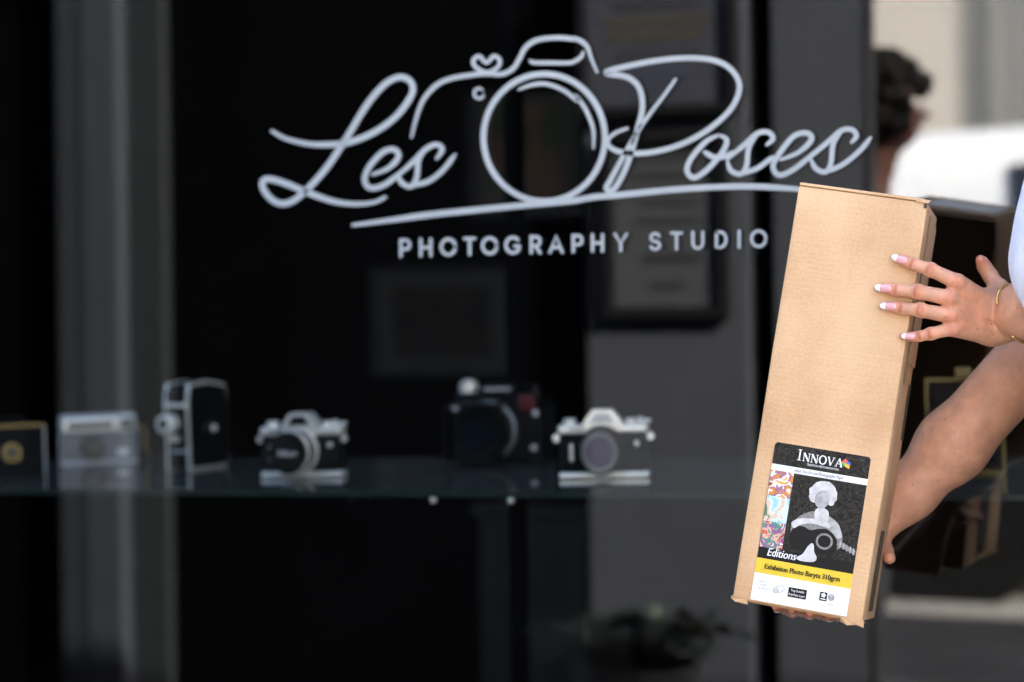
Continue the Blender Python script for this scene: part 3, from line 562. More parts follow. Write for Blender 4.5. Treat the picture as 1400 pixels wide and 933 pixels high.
# instant-load pocket camera
t = cam_thing('snapshot_camera', 'flat grey snapshot camera with wide chrome top window', 135, 632, 3, .115, 103)
link('body', box((-.0565, -.015, 0), (.0565, .018, .044), .004, 2), 'greyp', t); tp = link('top_housing', box((-.0575, -.017, .0445), (.0575, .019, .073), .005, 3), 'silverp', t)
link('window_bezel', box((-.052, -.0195, .049), (.028, -.0165, .067), .002), 'chrome', tp); link('window', box((-.047, -.021, .0525), (.023, -.019, .0635), .001), 'blackm', tp); link('viewfinder', box((.034, -.0185, .05), (.051, -.0165, .066), .001), 'blackm', tp)
link('rim', box((-.0578, -.016, 0), (-.0565, .016, .044)), 'silverp', t); link('rim', box((.0566, -.016, 0), (.058, .016, .044)), 'silverp', t); link('rim', box((-.0575, -.0165, -.0005), (.0575, .017, .003), .001), 'silverp', t)
L = link('lens_barrel', cyl(.019, .014, .022, -.008, .023), 'blackm', t); link('lens_glass', cyl(.007, .022, .024, -.008, .023, n=24), 'lensb', L)
link('badge', box((.027, -.0162, .011), (.045, -.0148, .020), .0005), 'whitep', t)
link('wrist_strap', tube([(.058, 0, .05), (.066, -.004, .053), (.072, -.006, .04), (.07, -.01, .02), (.078, -.012, .008), (.074, -.016, .003)], .0022, 8), 'brass', t)
# cine camera standing side on
t = cam_thing('cine_camera', 'tall black cine camera with chrome rim standing beside flat grey camera', 270, 640, 52, .115, 92)
prof = [(-.052, .0), (.048, .0), (.056, .02), (.056, .118), (.048, .142), (.0, .150), (-.048, .146), (-.054, .12)]
def side(y0, y1, k): c = (0, .072); return prism([(c[0] + (x - c[0]) * k, c[1] + (z - c[1]) * k) for x, z in prof], y0, y1)
rot = Matrix.Rotation(R(90), 4, 'Z')
def addc(n, me, m, par=t): return link(n, me, m, par)
addc('body', side(-.022, .022, .97), 'leather'); addc('chrome_rim', side(-.025, -.0205, 1.0), 'chrome'); addc('chrome_rim', side(.0205, .025, 1.0), 'chrome')
pn = addc('side_panel', side(-.0275, -.0251, .94), 'blackm'); addc('side_panel', side(.0251, .0275, .94), 'blackm')
addc('winding_hub', cyl(.018, .0275, .033, .006, .068), 'blackm', pn); addc('hub_screw', cyl(.006, .033, .036, .006, .068, n=20), 'chrome', pn)
def fr(me): me.transform(Matrix.Translation((-.054, 0, 0)) @ Matrix.Rotation(R(-90), 4, 'Z')); return me   # front of the camera is its -x end
L = addc('lens_turret', fr(cyl(.021, -.002, .012, 0, .080)), 'blackm'); addc('lens_barrel', fr(cyl(.016, .012, .036, 0, .080)), 'chrome', L); addc('lens_glass', fr(cyl(.010, .0355, .0375, 0, .080, n=24)), 'lensb', L)
addc('viewfinder', fr(box((-.012, -.012, .118), (.012, .002, .136), .002)), 'blackm'); addc('trim_strip', fr(box((-.021, -.008, .107), (.021, .002, .113), .001)), 'chrome'); addc('release_lever', fr(box((-.006, -.016, .048), (.006, .002, .060), .002)), 'chrome'); addc('trim_strip', fr(box((-.02, -.004, .03), (.02, .002, .034), .001)), 'silverp')
# large black camera with hooded lens
t = cam_thing('large_black_camera', 'bulky black camera with wide lens and square hood behind chrome camera', 690, 634, -24, .17, 132)
link('body', box((-.085, -.03, 0), (.085, .04, .112), .01, 3), 'leather', t); link('top_plate', box((-.083, -.028, .1125), (.083, .038, .126), .006, 3), 'blackm', t)
link('finder_housing', box((-.03, -.034, .1265), (.04, .03, .140), .004), 'blackm', t); link('finder_trim', box((-.02, -.0352, .131), (.03, -.0341, .135)), 'chrome', t)
k = link('film_knob', cylz(.016, .1265, .143, -.065, 0), 'chrome', t); link('knob_cap', cylz(.010, .143, .148, -.065, 0), 'chrome', k)
link('shutter_dial', cylz(.010, .1265, .137, .062, 0), 'blackm', t)
L = link('lens', cyl(.050, .03, .075, -.005, .062), 'blackm', t); link('chrome_ring', cyl(.0515, .052, .056, -.005, .062), 'silverp', L); link('barrel', cyl(.046, .075, .10, -.005, .062), 'blackr', L); link('lens_glass', cyl(.033, .10, .102, -.005, .062), 'lensb', L)
hd = bmesh.new()
for lo, hi in (((-.055, -.135, .012), (-.051, -.102, .112)), ((.041, -.135, .012), (.045, -.102, .112)), ((-.0508, -.135, .012), (.0408, -.102, .016)), ((-.0508, -.135, .108), (.0408, -.102, .112))): add_box(hd, lo, hi)
link('lens_hood', bm_mesh(hd), 'blackm', t)
for x, z in ((.07, .03), (.075, .09), (-.078, .10)): link('stud', cyl(.005, .03, .035, x, z, n=16), 'chrome', t)
link('red_grip', box((.045, -.036, .095), (.075, -.029, .122), .003), 'red', t)
# dark box camera at the far end
t = cam_thing('box_camera', 'plain black box camera with thin brass trim at the shelf end', 14, 650, 12, .10, 82)
link('body', box((-.05, -.04, 0), (.05, .05, .085), .003), 'leather', t); link('brass_trim', box((-.05, -.041, .082), (.05, -.038, .0852)), 'brass', t); link('side_trim', box((.0492, -.041, .0), (.051, -.038, .0815)), 'silverp', t)
L = link('lens_ring', cyl(.016, .04, .044, -.005, .04), 'brass', t); link('lens_glass', cyl(.011, .044, .046, -.005, .04, n=24), 'lensb', L); link('handle', tube([(-.03, 0, .085), (-.028, 0, .094), (.028, 0, .094), (.03, 0, .085)], .003, 8), 'leather', t); link('winder', shade_auto(lathe([(.006, 0), (.007, .003), (.007, .009), (.005, .01)], 16, 'X', (.05, .01, .06))), 'brass', t)
# folding camera with brass fittings, behind the arm
t = cam_thing('folding_camera', 'old folding camera with gold coloured rim partly hidden by the raised forearm', 1322, 648, -6, .12, 104)
link('body', box((-.06, -.0, 0), (.06, .03, .150), .006, 2), 'leather', t); fb = bmesh.new()
for lo, hi in (((-.061, -.004, .146), (.061, -.0005, .152)), ((-.061, -.004, -.0), (.061, -.0005, .005)), ((-.0615, -.004, .0052), (-.056, -.0005, .1458)), ((.056, -.004, .0052), (.0615, -.0005, .1458))): add_box(fb, lo, hi)
link('brass_rim', bm_mesh(fb), 'brass', t); link('bed', box((-.042, -.085, .012), (.042, -.0045, .018), .001), 'blackm', t)
bl = bmesh.new()
for i in range(7): s = .05 - i * .003; add_box(bl, (-s, -.012 - i * .009, .075 - s * 1.1), (s, -.0055 - i * .009, .075 + s * 1.1), .002)
link('bellows', bm_mesh(bl), 'blackr', t); f = link('lens_board', box((-.03, -.076, .045), (.03, -.071, .105), .003), 'brass', t); link('lens', cyl(.017, .076, .088, 0, .075), 'blackm', f); link('lens_glass', cyl(.010, .088, .090, 0, .075, n=24), 'lensb', f); link('finder', box((-.012, -.02, .152), (.012, .01, .168), .002), 'brass', t)
# added dim prints that imitate faint coloured reflections in the glass
def add_reflection_print(name, label, x0, x1, y0, y1, pm, y=2.6):
    a = at_y(x0, y1, y); b = at_y(x1, y0, y)
    t = thing(name, label, 'picture', ((a.x + b.x) / 2, y, a.z)); z0, z1 = a.z, b.z
    f = bmesh.new(); w_ = .02
    for lo, hi in (((a.x, y, z0), (a.x + w_, y + .03, z1)), ((b.x - w_, y, z0), (b.x, y + .03, z1)), ((a.x + w_, y, z0), (b.x - w_, y + .03, z0 + w_)), ((a.x + w_, y, z1 - w_), (b.x - w_, y + .03, z1))): add_box(f, lo, hi)
    world_link('frame', bm_mesh(f), 'pframe', t); world_link('mount', box((a.x + w_, y + .012, z0 + w_), (b.x - w_, y + .02, z1 - w_)), 'mount', t)
    g = (b.x - a.x) * .16; world_link('print', box((a.x + g, y + .010, z0 + g * .8), (b.x - g, y + .0118, z1 - g * .8)), pm, t)
part_y = 2.64
pw = thing('display_partition', 'black display partition deep in the unlit shop room', 'partition', (-2.9, part_y, .03)); p0 = at_y(400, 400, part_y).x; p1 = at_y(795, 400, part_y).x
world_link('board', box((p0, part_y, .1), (p1, part_y + .05, 2.6)), 'black', pw)
for x in (p0 + .1, p1 - .16): world_link('foot', box((x, part_y - .15, .031), (x + .06, part_y + .2, .0995)), 'black', pw)
add_reflection_print('reflection_print', 'added dim framed print imitating a faint reflection below the lettering', 505, 702, 362, 516, 'print2', 2.605)
add_reflection_print('reflection_print', 'added dim colour print imitating a faint reflection inside the drawn lens circle', 640, 792, 120, 300, 'print1', 2.605)
pl = thing('reflection_plinth', 'added dim brown plinth imitating a faint reflection below the glass shelf', 'plinth', (0, 0, .03)); a = at_y(655, 690, 2.2); b = at_y(800, 690, 2.2); pl.location = ((a.x + b.x) / 2, 2.3, .03)  # added plinth imitates a faint brown reflection low in the glass
world_link('body', box((a.x, 2.2, .0305), (b.x, 2.55, a.z - .03)), 'reflbrown', pl); world_link('top', box((a.x - .02, 2.18, a.z - .0295), (b.x + .02, 2.57, a.z), .004), 'reflbrown', pl)
# ================================================================== THE CARDBOARD BOX
BW, BL, BD = .180, .580, .158
rc = ray(1135, 548); FC = CAM + rc * 3.33
cdir = -Vector((rc.x, rc.y, 0)).normalized(); er = Vector((-cdir.y, cdir.x, 0))
if er.dot(RT) < 0: er = -er
r0 = er * math.cos(R(8)) + cdir * math.sin(R(8)); n0 = cdir * math.cos(R(8)) - er * math.sin(R(8))
tl = R(8.85); u1 = UP * math.cos(tl) + r0 * math.sin(tl); BR_ = r0 * math.cos(tl) - UP * math.sin(tl)
tb = R(6.5); BU = u1 * math.cos(tb) - n0 * math.sin(tb); BN = n0 * math.cos(tb) + u1 * math.sin(tb)
BO = FC - BR_ * BW / 2 - BU * BL / 2                      # front face, lower left corner
BM = Matrix(((BR_.x, -BN.x, BU.x, BO.x), (BR_.y, -BN.y, BU.y, BO.y), (BR_.z, -BN.z, BU.z, BO.z), (0, 0, 0, 1)))   # local x right, y depth, z up
def B(a, b, c=0.): return BO + BR_ * a + BU * b - BN * c
def on_front(px, py, off=0.):                            # pixel to the box's front plane, off metres towards the camera
    d = ray(px, py); pl_ = BO + BN * off; return CAM + d * ((pl_ - CAM).dot(BN) / d.dot(BN))
bx = thing('cardboard_box', 'long brown cardboard box tilted in the hands with printed label', 'box'); bx.matrix_world = BM
def bl(n, me, m, par=bx, smooth=False): return link(n, me, m, par, smooth)
def warped(lo, hi, bev, cuts, amp, seed):                # box with slightly uneven, dented faces
    bm = bmesh.new(); add_box(bm, lo, hi, bev, 2)
    bmesh.ops.subdivide_edges(bm, edges=[e for e in bm.edges if e.calc_length() > .05], cuts=cuts, use_grid_fill=True)
    rnd = random.Random(seed); ph = [rnd.uniform(0, 6) for _ in range(6)]
    for v in bm.verts:
        v.co.y += amp * (math.sin(v.co.x * 31 + ph[0]) * math.sin(v.co.z * 17 + ph[1]) + .5 * math.sin(v.co.z * 43 + ph[2]))
        v.co.x += amp * .8 * math.sin(v.co.z * 21 + ph[3]) * (1 if v.co.x > .1 else .5)
    me = bm_mesh(bm); return shade_auto(me, 30)
bl('carton', warped((0, 0, 0), (BW, BD, BL), .0022, 9, .0007, 3), 'card')
# tucked end flaps, slightly proud and uneven, with raw corrugated edges
bl('end_flap', box((.001, -.0012, BL + .0004), (BW - .006, BD - .01, BL + .0045), .0012), 'card'); bl('end_flap', box((.004, .012, -.0022), (BW - .012, BD - .004, -.0005), .0006), 'card')
me = bpy.data.meshes.new('flap'); me.from_pydata([(BW - .016, -.0016, BL - .0005), (BW + .001, -.0018, BL - .001), (BW + .0035, -.001, BL + .003), (BW + .002, .02, BL + .006), (BW - .014, .02, BL + .005), (BW - .016, .001, BL + .0046)], [], [(0, 1, 2, 5), (5, 2, 3, 4), (0, 5, 4), (1, 3, 2), (0, 4, 3, 1)]); bl('torn_corner', me, 'card')
bl('corner_hole', box((BW - .0045, -.0022, BL - .008), (BW - .0005, .004, BL - .0012), .001), 'dark')
me = bpy.data.meshes.new('flap'); me.from_pydata([(BW - .03, -.002, .002), (BW + .002, -.002, .002), (BW + .003, .0, -.008), (BW - .008, .001, -.006), (BW - .02, .0, -.0085), (BW - .03, .004, -.005)], [], [(0, 1, 2, 3), (0, 3, 4, 5)]); bl('torn_corner', me, 'card')
me = bpy.data.meshes.new('flap'); me.from_pydata([(-.002, -.001, .004), (.02, -.0018, .002), (.022, .0, -.005), (.004, .0, -.004), (-.003, .002, .0)], [], [(0, 1, 2, 3, 4)]); bl('torn_corner', me, 'card')
# right side: second wall of the lid, seam, hand slots
bl('side_flap', box((BW + .0007, .060, .36), (BW + .0020, BD - .004, BL - .016), .001), 'card'); bl('seam', box((BW + .0005, .046, .33), (BW + .0017, .0595, BL - .012)), 'cardedge')
bl('slot', box((BW + .0006, .060, .012), (BW + .0019, .098, .125), .0004), 'dark'); bl('slot', box((BW + .0006, .130, .255), (BW + .0016, .150, .335), .0004), 'dark')
bl('packing_tape', box((.03, .03, BL + .0047), (.155, .11, BL + .0051)), 'lab'); bl('packing_tape', box((BW - .012, .006, -.0028), (BW + .0024, .05, -.0023)), 'tape')
# label
LX0, LX1, LZ1 = .136 * BW, .877 * BW, .383 * BL; LW = LX1 - LX0; lift = [-.0014]
lb = bl('label', prism([(LX0, .003), (LX1, .003), (LX1, LZ1 - .003), (LX1 - .003, LZ1), (LX0 + .003, LZ1), (LX0, LZ1 - .003)], -.0014, .0002), 'lab')
def lp(s, t): return (LX0 + s * LW, .003 + t * (LZ1 - .003))
def piece(name, poly, m, lvl):
    y = -.0014 - .00012 * lvl; me = bpy.data.meshes.new(name); me.from_pydata([(lp(s, t)[0], y, lp(s, t)[1]) for s, t in poly], [], [tuple(range(len(poly)))]); return bl(name, me, m, lb)
def rect(name, s0, s1, t0, t1, m, lvl): return piece(name, [(s0, t0), (s1, t0), (s1, t1), (s0, t1)], m, lvl)
def ell(name, s, t, rs, rt, m, lvl, ang=0, n=24, wob=0.):
    pts = []
    for k in range(n):
        a = 2 * math.pi * k / n; q = 1 + wob * math.sin(5 * a + 1); x, y = rs * math.cos(a) * q, rt * math.sin(a) * q; c_, s_ = math.cos(R(ang)), math.sin(R(ang))
        pts.append((s + x * c_ - y * s_, t + (x * s_ + y * c_) * LW / (LZ1 - .003)))
    return piece(name, pts, m, lvl)
piece('label_field', [(.0, .862), (1, .862), (1, .985), (.977, 1), (.023, 1), (0, .985)], 'labblack', 1); rect('label_field', .0, 1, .266, .823, 'labblack', 1)
rect('label_band', 0, 1, .172, .266, 'laby', 1)
rect('label_field', 0, 1, .2665, .335, 'labink', 2)
for (t0, t1, m) in ((.662, .822, 'art1'), (.5, .661, 'art2'), (.336, .499, 'art3')): rect('thumbnail', .004, .243, t0, t1, m, 2)
# generic monochrome portrait: pale hair, plain face, knitted sleeve, dark round instrument
def soft(pts, m, lvl): return piece('portrait', [tuple(p) for p in spline([Vector(p) for p in pts], 6, True)], m, lvl)
soft([(.30, .50), (.36, .56), (.46, .60), (.52, .61), (.60, .60), (.72, .58), (.80, .53), (.84, .46), (.80, .40), (.50, .38), (.33, .42)], 'labg', 2)
soft([(.60, .60), (.70, .585), (.78, .55), (.83, .48), (.76, .47), (.66, .52)], 'labl', 3)
soft([(.52, .62), (.585, .64), (.655, .62), (.66, .56), (.60, .53), (.53, .56)], 'labp', 4)
rc_ = random.Random(12)
for k in range(15):
    a = R(-35 + k * 18); ell('portrait', .575 + .105 * math.cos(a), .722 + .062 * math.sin(a), .040 + .012 * rc_.random(), .036, 'labp', 5 + .2 * k, rc_.uniform(0, 180))
ell('portrait', .575, .700, .078, .112, 'labl', 9, -8); soft([(.49, .70), (.505, .745), (.56, .775), (.62, .765), (.665, .725), (.66, .70), (.62, .74), (.56, .745), (.515, .725)], 'labp', 9.5)
soft([(.30, .42), (.33, .49), (.42, .505), (.50, .49), (.58, .505), (.68, .51), (.77, .47), (.80, .415), (.76, .365), (.66, .35), (.56, .37), (.46, .355), (.36, .36)], 'labink', 10)
soft([(.30, .52), (.40, .555), (.55, .562), (.66, .552), (.70, .53), (.66, .522), (.52, .532), (.40, .515), (.33, .485)], 'labp', 11)
ell('portrait', .66, .435, .088, .084, 'labg', 11); ell('portrait', .66, .435, .066, .062, 'labink', 12)
piece('portrait', [(.79, .425), (.99, .385), (.99, .412), (.79, .46)], 'labg', 11)
for k in range(5): piece('portrait', [(.82 + k * .036, .455 - k * .008), (.832 + k * .036, .452 - k * .008), (.832 + k * .036, .412 - k * .008), (.82 + k * .036, .415 - k * .008)], 'labl', 12)
soft([(.40, .305), (.46, .335), (.50, .385), (.535, .41), (.56, .40), (.575, .36), (.61, .325), (.58, .298), (.46, .290)], 'labp', 13)
def ltext(name, s, x, t, h, m, shear=0., wt=0., width=None, lvl=14):
    me = text_mesh(s, 1, shear, 0); v = np.array([q.co[:] for q in me.vertices]); w_ = v[:, 0].max() - v[:, 0].min()
    sz = h; sx = (width * LW / w_) if width else sz; p = lp(x, t)
    me.transform(Matrix.Translation((p[0], -.0014 - .00012 * lvl, p[1])) @ Matrix.Rotation(R(90), 4, 'X') @ Matrix.Diagonal((sx, sz, 1, 1)) @ Matrix.Translation((-v[:, 0].min(), 0, 0)))
    o = bl(name, me, m, lb)
    if wt:                                               # a second, shifted copy thickens the letters
        me2 = me.copy(); me2.transform(Matrix.Translation((wt, -.00004, 0))); o2 = bpy.data.objects.new(name, me2); COL.objects.link(o2); o2.parent = lb
    return o
def serif(segs, x0, t0, wdt, hgt, lvl=10):               # roman capitals from thick and thin strokes with serifs
    V, F = [], []; p = lp(x0, t0)
    for a, b, wd in segs:
        a, b = Vector(a), Vector(b); d = (b - a).normalized(); q = Vector((-d.y, d.x)) * wd / 2; k = len(V); V += [a + q, a - q, b - q, b + q]; F.append((k, k + 1, k + 2, k + 3))
    me = bpy.data.meshes.new('serif'); me.from_pydata([(p[0] + v.x * wdt, -.0014 - .00012 * lvl - .00001 * (i // 4), p[1] + v.y * hgt) for i, v in enumerate(V)], [], F); return bl('lettering', me, 'lab', lb)
CAPS = {'I': [((.5, 0), (.5, 1), .26), ((.15, .03), (.85, .03), .06), ((.15, .97), (.85, .97), .06)], 'N': [((.15, 0), (.15, 1), .09), ((.15, 1), (.85, 0), .2), ((.85, 0), (.85, 1), .09), ((0, .03), (.32, .03), .06), ((.68, .97), (1, .97), .06), ((0, .97), (.2, .97), .06)],
        'O': [((.5 + .42 * math.cos(a), .5 + .5 * math.sin(a)), (.5 + .42 * math.cos(a + .42), .5 + .5 * math.sin(a + .42)), .10 + .09 * abs(math.cos(a + .2))) for a in [k * .4189 for k in range(15)]],
        'V': [((.12, 1), (.5, 0), .19), ((.5, 0), (.88, 1), .09), ((-.02, .97), (.3, .97), .06), ((.7, .97), (1.02, .97), .06)], 'A': [((.12, 0), (.5, 1), .09), ((.5, 1), (.88, 0), .19), ((.25, .35), (.72, .35), .07), ((-.02, .03), (.3, .03), .06), ((.7, .03), (1.02, .03), .06)]}
xx = .245
for i, ch in enumerate('INNOVA'):
    wd = {'I': .055, 'N': .078, 'O': .082, 'V': .076, 'A': .078}[ch]; hh = .0152 if i == 0 else .0115
    serif(CAPS[ch], xx, .908, wd * LW * (1.0), hh); xx += wd + .006
ltext('lettering', 'TRADITION MEETS INNOVATION', .36, .884, .0042, 'lab', width=.33)
ltext('lettering', 'Inkjet Fine Art and Photographic Paper', .245, .834, .0066, 'labgrey', width=.51, wt=.0002)
cx, cz = .755, .935
for pts, m in (([(0, 0), (-.05, .012), (-.012, .05), (.012, .03)], 'lred'), ([(0, 0), (-.05, .012), (-.058, -.014), (-.008, -.03)], 'lgreen'), ([(0, 0), (.012, .03), (.048, .012), (.042, -.008)], 'lblue'), ([(0, 0), (.042, -.008), (.04, -.048), (-.008, -.03)], 'lyel')): piece('emblem', [(cx + a, cz + b * .62) for a, b in pts], m, 10)
ltext('lettering', 'Editions', .10, .288, .0155, 'lab', .22, .0004, .30); ltext('lettering', 'Exhibition Photo Baryta 310grm', .095, .204, .0100, 'labink', 0, .0006, .78)
for i, (s, wd) in enumerate((('432mm/17"', .11), ('15m/50ft', .085), ('EX-69-43215', .13))): ltext('lettering', s, .06, .118 - i * .022, .0044, 'labgrey', width=wd)
def lstroke(name, pts, wd, m, lvl=11, closed=False):
    v, f = ribbon2d([Vector(lp(*p)) for p in pts], wd, closed, (1, 1)); me = bpy.data.meshes.new(name); me.from_pydata([(q.x, -.0014 - .00012 * lvl, q.y) for q in v], [], f); return bl(name, me, m, lb)
asp = LW / LZ1
circ = lambda cx, ct, r, n=18: [(cx + r * math.cos(2 * math.pi * k / n), ct + r * asp * math.sin(2 * math.pi * k / n)) for k in range(n)]
lstroke('roll_icon', circ(.245, .083, .026), .0006, 'labink', closed=True); lstroke('roll_icon', circ(.245, .083, .009, 10), .0005, 'labink', closed=True); lstroke('roll_icon', [(.245, .108), (.31, .118), (.335, .10), (.30, .075), (.27, .075)], .0006, 'labink', 12)
rect('print_panel', .375, .565, .058, .118, 'labink', 10); ltext('lettering', 'Tray Suitable', .40, .094, .0046, 'lab', width=.14, lvl=12); ltext('lettering', 'PolyMatte Layer', .385, .068, .0046, 'lab', width=.165, lvl=12)
rect('print_panel', .70, .775, .070, .124, 'labink', 10); ell('print_panel', .738, .105, .022, .022, 'lab', 12, wob=.25); rect('print_panel', .712, .765, .078, .084, 'lab', 12)
lstroke('seal_icon', circ(.82, .100, .030), .0009, 'labgrey', closed=True); ltext('lettering', '50', .80, .09, .006, 'labink', width=.04, lvl=12); lstroke('seal_icon', circ(.82, .100, .022), .0004, 'labgrey', 12, closed=True); ltext('lettering', 'years', .79, .052, .004, 'labgrey', width=.06)
# ================================================================== THE PERSON HOLDING THE BOX
person = thing('person', 'person in white shirt with painted nails reaching in to hold the cardboard box', 'person', (-.485, -.34, 0))
def hp(px, py, off): return on_front(px, py, off)
# --- left arm and hand (nearer the camera, fingers on the front of the box)
FING = [  # tip, nail base, DIP, PIP, MCP pixels and radii (m)
    ([(1223, 352.5), (1238, 357.5), (1247, 361), (1272, 369), (1309, 386)], [.0048, .0066, .0072, .0082, .0098]),
    ([(1200, 394), (1216, 395), (1225, 396.8), (1255, 399), (1299, 408)], [.0048, .0068, .0074, .0085, .0102]),
    ([(1207, 419), (1223, 420), (1232, 421.8), (1259, 424.5), (1300, 432)], [.0048, .0067, .0073, .0083, .0100]),
    ([(1234, 460), (1248, 460.5), (1257, 460), (1273, 456.5), (1304, 449)], [.0042, .0056, .0062, .0070, .0092])]
OFFS = [(.0062, .0080, .0090, .0125, .004), (.0062, .0080, .0090, .0130, .006), (.0062, .0080, .0090, .0125, .005), (.0056, .0068, .0076, .0100, .000)]
wr = P(1374, 437, 3.345); elb = Vector((-.452, -.450, 1.165)); sho = Vector((-.46, -.55, 1.345))
FING = [(a, [q * k for q, k in zip(b, (1.08, 1.12, 1.14, 1.13, 1.08))]) for a, b in FING]
hand_pts = [[hp(x, y, o * 1.1) for (x, y), o in zip(f[0], of)] for f, of in zip(FING, OFFS)]
hn = BN.copy()                                           # the hand's back faces roughly like the box front
allp = [p for f in hand_pts for p in f] + [wr, elb]
lo = [min(p[i] for p in allp) - .07 for i in range(3)]; hi = [max(p[i] for p in allp) + .07 for i in range(3)]
sd_ = SDF(lo, hi, .00125)
fa = (elb - wr).normalized()
sd_.chain([wr, wr + fa * .045, wr + fa * .12, elb], [.0280, .0345, .046, .047], .03, flat=hn, f=.84)
wl_ = P(1356, 437, 3.355)
for (f, r), tgt in zip(zip(hand_pts, [.0150, .0155, .0150, .0145]), (-.012, -.004, .006, .016)):   # metacarpals
    root = wl_ + Vector((0, 0, -tgt * 1.05)) - hn * .002
    sd_.cone(f[4] - hn * .004, root, r * .82, r * 1.25, .014, hn, .78)
sd_.cone(wl_, wr, .029, .0275, .014, hn, .72)
pm = (hand_pts[0][4] + hand_pts[3][4] + wl_ * 2) / 4
sd_.cone(pm - hn * .008, wl_ - hn * .006, .026, .026, .014, hn, .55)
for i, (f, (_, r)) in enumerate(zip(hand_pts, FING)):
    g = SDF.__new__(SDF); g.lo, g.h, g.n = sd_.lo, sd_.h, sd_.n
    sd_.chain(f[::-1], r[::-1], .0032)
    sd_.ball(f[3] + hn * .0008, r[3] * .98, .005); sd_.ball(f[4] + hn * .0045, r[4] * .78, .007)
    d = (f[3] - f[4]).normalized()
    for k in (-.0034, -.0008, .0018, .0042): sd_.groove(f[3] + hn * r[3] + d * k, d + Vector((.0, 0, .12 * (k * 300))), .0085, .0010, .0007)
    for k in (-.001, .0012): sd_.groove(f[2] + hn * r[2] + d * k, d, .006, .0008, .0006)
    tdn = (f[4] - wl_).normalized()                      # faint tendon ridge on the back of the hand
    sd_.cone(f[4].lerp(wl_, .18) + hn * .0095, f[4].lerp(wl_, .7) + hn * .0125, .0030, .0022, .008)
# thumb, further back, pointing up
th = [P(1341, 356, 3.385), P(1346, 365, 3.39), P(1354, 377, 3.39), P(1366, 397, 3.375), P(1372, 415, 3.36)]
sd_.chain(th, [.0072, .0090, .0098, .0125, .0165], .007); sd_.cone(th[3], hand_pts[0][4].lerp(wl_, .55) - hn * .006, .012, .012, .012)
for k in (0, .004, .008, .0125): sd_.groove(P(1349 + k * 300, 428 + k * 500, 3.345) + hn * .019, fa + Vector((0, 0, .25)), .022, .0006, .0012)
redm = (1.05, .70, .66); tint = []
for f in hand_pts: tint += [(f[4] + hn * .012, .0095, (1.02, .78, .74)), (f[3] + hn * .008, .0075, (1.0, .76, .70)), (f[2] + hn * .006, .006, (1.05, .80, .78)), (f[0], .010, redm), (f[1], .008, redm)]
for f, (_, r) in zip(hand_pts, FING):                   # crease shade painted as dark tint lines over the joints
    d = (f[3] - f[4]).normalized(); sv = d.cross(hn).normalized()
    for j_, ks, w_ in ((3, (-.0034, -.0008, .0018, .0042), .62), (2, (-.001, .0012), .6)):
        for k in ks:
            for q in (-1, -.5, 0, .5, 1): tint.append((f[j_] + hn * r[j_] * math.sqrt(max(.1, 1 - (q * w_) ** 2)) + d * (k * (1 - .25 * q * q)) + sv * q * w_ * r[j_], .0016, (.66, .43, .36)))
rt_ = random.Random(4)
for k in range(46):                                      # blotchy skin on the back of the hand
    a = hand_pts[rt_.randrange(4)][4].lerp(wl_, rt_.uniform(-.1, 1.2)) + hn * .014; tint.append((a + Vector((rt_.uniform(-.006, .006), 0, rt_.uniform(-.008, .008))), rt_.uniform(.002, .006), rt_.choice([(1.06, .86, .80), (.90, .80, .74), (1.06, 1.0, .95), (1.02, .74, .68)])))
tint += [(th[0], .012, redm), (hand_pts[1][4].lerp(wl_, .45), .03, (1.03, .93, .88))]
arm_l = sd_.mesh(tint)
# --- right arm and hand (behind the box, fingers under its lower end)
wr2 = B(BW * .92, .135, BD + .040); elb2 = P(1412, 488, 3.50); sho2 = Vector((-.45, -.135, 1.315))
kn = [B(BW * (.76 - .14 * i), -.004 - .002 * i, BD + .016) for i in range(4)]
tips2 = [B(BW * (.70 - .14 * i), -.0046, .050 + .014 * abs(i - 1.5)) for i in range(4)]
mid2 = [k.lerp(t, .45) - BU * .001 for k, t in zip(kn, tips2)]
allp = kn + tips2 + [wr2, elb2]
lo = [min(p[i] for p in allp) - .07 for i in range(3)]; hi = [max(p[i] for p in allp) + .07 for i in range(3)]
s2 = SDF(lo, hi, .0019); a2 = (elb2 - wr2).normalized()
s2.chain([wr2, wr2 + a2 * .06, wr2 + a2 * .15, elb2], [.0270, .0345, .0475, .050], .03)
for i in range(4):
    s2.cone(kn[i], wr2.lerp(B(BW * .8, .1, BD + .035), .5), .0115, .0175, .012); s2.chain([kn[i], mid2[i], tips2[i]], [.0092, .0070, .0054], .003)
s2.chain([wr2 - BU * .02, B(BW * .99, .095, BD + .02), B(BW + .010, .088, BD * .86)], [.014, .011, .0085], .008)
arm_r = s2.mesh([(p, .014, redm) for p in tips2] + [(k, .016, (1.05, .72, .66)) for k in kn] + [(B(BW + .010, .088, BD * .86), .012, (1.05, .82, .78))])
